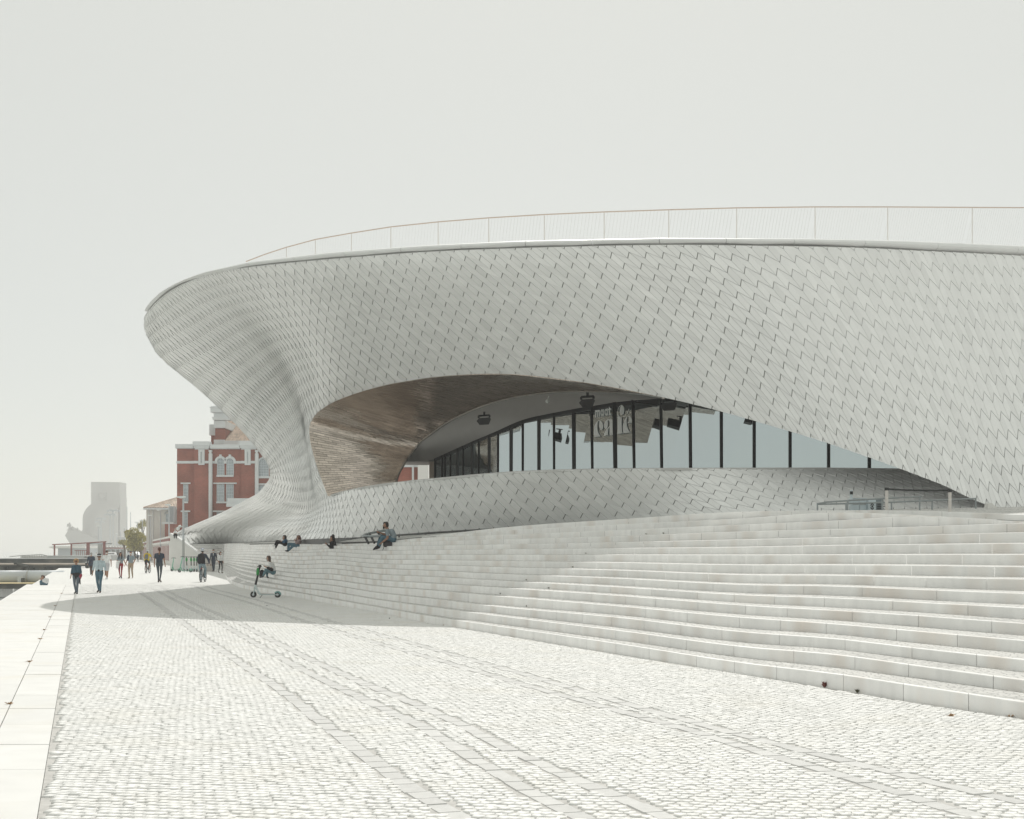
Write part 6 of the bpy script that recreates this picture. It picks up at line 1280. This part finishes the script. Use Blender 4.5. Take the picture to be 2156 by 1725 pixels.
# ---------------------------------------------------------------- handrails by the steps
M_steel = material('brushed steel rail', (.30, .33, .34), .35, metal=.5); M_dsteel = material('dark steel', (.10, .105, .105), .45, metal=.3)
def Z5(x, y, d): return P((1350 + x / 7.187) / 1.9, (2050 + y / 7.187) / 1.9, d)
lr = world_root('looped_handrail', 'looped steel handrail on slanted black posts behind the man on the bag', 'handrail')
m = MB(); m.tube([Z5(1420, 522, 50.8), Z5(1280, 535, 50.7), Z5(1150, 560, 50.5), Z5(900, 610, 50.0), Z5(780, 650, 49.7), Z5(742, 672, 49.5), Z5(770, 682, 49.3), Z5(850, 686, 49.2), Z5(1100, 682, 48.9), Z5(1240, 678, 48.7)], .045, 8); m.obj('rail', M_steel, lr, smooth=True)
for a, b in (((785, 700, 49.3), (890, 890, 48.9)), ((930, 630, 49.9), (1060, 875, 48.9)), ((1180, 600, 50.5), (1215, 665, 50.3))): m = MB(); m.tube([Z5(*a), Z5(*b)], .045, 6); m.obj('post', M_black, lr)
def X5(x, y, d): return P((1700 + x / 2.156) / 1.9, (1400 + y / 2.156) / 1.9, d)
lr2 = world_root('low_handrail', 'low dark handrail running right along the museum foot from the man on the bag', 'handrail')
m = MB(); m.tube([P(825, 1127.6, 50.3), P(865, 1125.2, 49.5), P(900, 1122.4, 48.6), P(960, 1118.8, 47.4), P(1030, 1114.6, 46.2), P(1080, 1112, 45.6)], .030, 7); m.obj('rail', M_dsteel, lr2)
for px, y0, y1, d in ((840, 1127, 1132, 50), (896, 1122.8, 1127.5, 48.7), (955, 1119.2, 1122.5, 47.5)): m = MB(); m.tube([P(px, y0, d), P(px + .5, y1, d)], .03, 5); m.obj('post', M_dsteel, lr2)
# ---- entrance rails, belt barrier, cabinets at upper right
def Z6(x, y, d): return P(1710.5 + x / 5.852, 1015.8 + y / 5.852, d)
def zg(px): return zat(1076.0, 36.6) + .0
er = world_root('entrance_handrail', 'higher grey handrail of the pair by the white cabinets', 'handrail', 'entrance handrails')
m = MB(); m.tube([Z6(55, 266, 37.4), Z6(180, 244, 37.3), Z6(430, 226, 37.2), Z6(860, 199, 37.0), Z6(1350, 174, 36.8)], .022, 7); m.obj('rail', M_steel, er)
for x, y in ((62, 262), (432, 228), (860, 199), (1322, 178)): m = MB(); a = Z6(x, y, 37.1); m.tube([a, np.array([a[0], a[1], 2.66])], .022, 6); m.obj('post', M_steel, er)
er = world_root('entrance_handrail', 'lower grey handrail running right under the canopy foot', 'handrail', 'entrance handrails')
m = MB(); m.tube([Z6(60, 270, 37.9), Z6(420, 262, 37.9), Z6(975, 245, 37.8), Z6(1475, 222, 37.7), Z6(2015, 200, 37.6)], .022, 7); m.obj('rail', M_steel, er)
for x, y in ((415, 262), (975, 245), (1475, 222), (2012, 200)): m = MB(); a = Z6(x, y, 37.8); m.tube([a, np.array([a[0], a[1], 2.68])], .022, 6); m.obj('post', M_steel, er)
bp = world_root('belt_barrier', 'black belt stretched between two silver posts near the canopy foot', 'barrier')
M_silver = material('silver post', (.62, .59, .56), .35, metal=.2)
for x, y in ((915, 64), (1693, 86)):
    m = MB(); a = Z6(x, y + 36, 36.3); t_ = Z6(x, y, 36.3); m.tube([np.array([a[0], a[1], 2.60]), a], .042, 10); m.obj('post', M_silver, bp)
    m = MB(); m.tube([a, t_], .055, 10); m.obj('post_head', M_black, bp)
m = MB(); A = [Z6(x, y, 36.3) for x, y in ((935, 72), (1150, 86), (1400, 92), (1680, 92))]; B = [Z6(x, y, 36.3) for x, y in ((935, 94), (1150, 106), (1400, 112), (1680, 110))]; m.grid([A, B]); m.grid([[p + np.array([0, .01, 0]) for p in A], [p + np.array([0, .01, 0]) for p in B]]); m.obj('belt', M_black, bp)
M_cab = material('white enamel cabinet', (.58, .66, .70), .4, noise=.03, nscale=2)
def boxpx(m, x0, x1, y0, d0, d1): a, b = Z6(x0, y0, d0), Z6(x1, y0, d0); return m.box(a[0], b[0], d0, d1, 2.58, a[2])
cb = world_root('cabinet', 'white two-door cabinet behind the entrance rails', 'cabinet', 'cabinets behind the entrance rails')
m = MB(); boxpx(m, 490, 672, 200, 38.2, 38.6); m.obj('carcass', M_cab, cb)
for a, b in ((494, 576), (582, 668)):
    m = MB(); boxpx(m, a, b, 207, 38.17, 38.198); m.obj('door', M_cab, cb)
    m = MB(); p = Z6((a + b) / 2, 268, 38.165); [m.box(p[0] - .09 + i * .028, p[0] - .07 + i * .028, 38.16, 38.168, p[2] - .02, p[2] + .02) for i in range(6)]; m.obj('label_print', M_stone, cb)
m = MB(); boxpx(m, 486, 676, 195, 38.15, 38.65); m.v = [(x, y, z if z > 2.9 else z) for x, y, z in m.v]; p = Z6(486, 195, 38.15); q = Z6(676, 201, 38.15); m = MB(); m.box(p[0], q[0], 38.14, 38.66, q[2], p[2]); m.obj('top', M_cab, cb)
cb = world_root('cabinet', 'small white cabinet with a round black emblem and grey printed side', 'cabinet', 'cabinets behind the entrance rails')
m = MB(); boxpx(m, 692, 782, 208, 38.0, 38.6); m.obj('carcass', M_cab, cb)
m = MB(); boxpx(m, 784, 862, 205, 38.3, 38.6); m.obj('side_panel', material('grey cabinet side', (.22, .26, .28), .5), cb)
p = Z6(738, 297, 37.99); m = MB()
for s_, e_ in ((.3, 2.9), (3.4, 5.9)):
    for a, b in zip(np.linspace(s_, e_, 10)[:-1], np.linspace(s_, e_, 10)[1:]): m._add([(p[0] + r * .62 * math.cos(t_), 37.99, p[2] + r * math.sin(t_)) for r, t_ in ((.085, a), (.085, b), (.055, b), (.055, a))], [(0, 1, 2, 3)])
m._add([(p[0] + .022 * math.cos(a), 37.99, p[2] + .035 * math.sin(a)) for a in np.linspace(0, 2 * math.pi, 9)[:-1]], [tuple(range(8))]); m.obj('emblem', M_black, cb)
p = Z6(790, 262, 38.29); m = MB(); [m.box(p[0] + .02, p[0] + .02 + w_, 38.285, 38.292, p[2] - i * .045, p[2] - i * .045 + .02) for i, w_ in enumerate((.30, .24, .30, .18, .28))]; m.obj('printed_text', M_black, cb)
sp_ = world_root('sensor_post', 'slim pale post with a black sensor left of the white cabinet', 'post'); a, b = Z6(470, 97, 38.0), Z6(496, 97, 38.0)
m = MB(); m.box(a[0], b[0], 38.0, 38.1, 2.58, a[2]); m.obj('post', M_cab, sp_); m = MB(); p = Z6(476, 130, 37.99); m.box(p[0] - .03, p[0] + .05, 37.97, 37.999, p[2] - .04, p[2] + .04); m.obj('sensor', M_black, sp_)
cr = world_root('stone_block', 'small pale stone block at the canopy foot by the last handrail', 'stone'); p = Z6(2135, 300, 38.0); m = MB(); m.prism([(p[0] - .08, 2.6), (p[0] + .25, 2.6), (p[0] + .2, p[2] - .02), (p[0] + .04, p[2] + .09), (p[0] - .03, p[2] + .08)], 'y', 37.7, 38.0); m.obj('block', M_conc, cr)

# ---------------------------------------------------------------- weeds, leaves, litter
M_weedr = material('red succulent', (.16, .05, .04), .6, noise=.3, nscale=40); M_weedg = material('small green weed', (.10, .10, .05), .7, noise=.3, nscale=40); M_dry = material('dry brown leaf', (.42, .27, .15), .8, noise=.2, nscale=40); M_dark = material('dark litter', (.05, .045, .045), .8)
def weed(loc, lab, m_, r, h, n, name='weed', cat='weed', grp='weeds at the foot of the steps'):
    mb = MB()
    for i in range(n):
        a = random.uniform(0, 6.28); q = random.uniform(.2, 1); t = np.array([math.cos(a) * r * q, math.sin(a) * r * q * .6, h * random.uniform(.4, 1)]); s_ = np.array([-math.sin(a), math.cos(a), .3]) * r * .14
        b0 = np.array([math.cos(a), math.sin(a), 0]) * r * .15; mid = (b0 + t) / 2 + np.array([0, 0, h * .15]); mb._add([b0 - s_ * .5, b0 + s_ * .5, mid + s_, t, mid - s_], [(0, 1, 2, 4), (2, 3, 4)])
    o = mb.obj(name, m_, None, label=lab, cat=cat, group=grp); o.location = loc; return o
def at_foot(px, off=.03): 
    y = np.interp(px, sorted(SC), [SC[p][0] for p in sorted(SC)]); p = PZ(px, y, 0); return (p[0] - off, p[1] - off, 0)
weed(at_foot(1740), 'reddish succulent growing at the foot of the lowest step, largest of the weeds', M_weedr, .055, .085, 34)
weed(at_foot(1809), 'small green tuft right of the reddish succulent at the lowest step', M_weedg, .045, .05, 22)
weed(at_foot(1242), 'dark little weed at the foot of the lowest step, near the picture centre', M_weedg, .06, .05, 16)
weed(at_foot(938), 'dry leaf lying where the steps leave the shadow', M_dry, .10, .03, 8, 'dry_leaf', 'leaf', 'dry leaves')
weed(at_foot(2130), 'brown leaf against the lowest step at the right edge', M_dry, .07, .03, 8, 'dry_leaf', 'leaf', 'dry leaves')
weed(tuple(G(2003, 1508)), 'curled yellow-brown leaf lying on the setts at lower right', M_dry, .09, .03, 9, 'dry_leaf', 'leaf', 'dry leaves')
weed(tuple(G(903, 1307)), 'dark scrap on the setts at the foot of the shaded steps', M_dark, .10, .05, 10, 'litter', 'litter', 'scraps of litter')
weed(tuple(G(820, 1303)), 'tiny dark scrap on the shaded setts left of the larger one', M_dark, .05, .03, 8, 'litter', 'litter', 'scraps of litter')
weed(tuple(G(562, 1276)), 'tiny dark scrap between the stone bands below the scooter', M_dark, .06, .03, 8, 'litter', 'litter', 'scraps of litter')
for i, (px, py, lab) in enumerate(((25, 1483, 'brown weed in the kerb joint nearest the viewer'), (62, 1394, 'brown weed in the kerb joint, second from the viewer'), (84, 1346, 'brown weed in the kerb joint below the long shadow'), (94, 1327, 'brown weed in the kerb joint, just above another'), (107, 1300, 'small dry weed in the kerb joint beside the shadow tip'), (116, 1276, 'small dry weed in the kerb joint left of the shadow'), (126, 1250, 'far dry weed in the kerb joint left of the blond woman'))):
    d = CH * F / (py - HY); weed((qline(d) - .52, d, 0), lab, M_dry, .085, .03, 14, grp='weeds in the quay joint')
for k, px, lab in ((6, 1145, 'dark tuft in a step corner just inside the shadow edge, left of its pair'), (7, 1116, 'dark tuft one step above, left end of the shadow-edge pair'), (9, 1197, 'low dark weed on the shaded steps above the shadow-edge pair'), (11, 1237, 'small weed high on the shaded steps below the lettered windows'),
                   (14, 1352, 'weed near the top step under the window wall, left of two'), (14, 1385, 'weed near the top step under the window wall, right of two'), (5, 1058, 'scrap of weed low on the shaded steps near the picture centre'), (4, 1100, 'weed on the fourth step close to the sunlit part')):
    i0 = int(np.argmin(np.abs(CX + EF[:, k, 0] / EF[:, k, 1] * F - px))); p = FB[i0, k]
    weed((p[0], p[1] - .03, FB[i0, k, 2] + .01), lab, M_weedg, .05, .035, 10, grp='weeds in the corners of the steps')

# ---------------------------------------------------------------- air
hz = MB(); hz.box(-3020, 2020, -60, 3420, -3.5, 62)
M_haze = bpy.data.materials.new('haze'); M_haze.use_nodes = True; t = M_haze.node_tree; t.nodes.clear()
o_ = t.nodes.new('ShaderNodeOutputMaterial'); v_ = t.nodes.new('ShaderNodeVolumePrincipled')
v_.inputs['Color'].default_value = (0.95, 0.95, 0.95, 1); v_.inputs['Density'].default_value = 0.0006; v_.inputs['Anisotropy'].default_value = 0.15
t.links.new(v_.outputs[0], o_.inputs['Volume'])
hz.obj('haze', M_haze, kind='stuff')
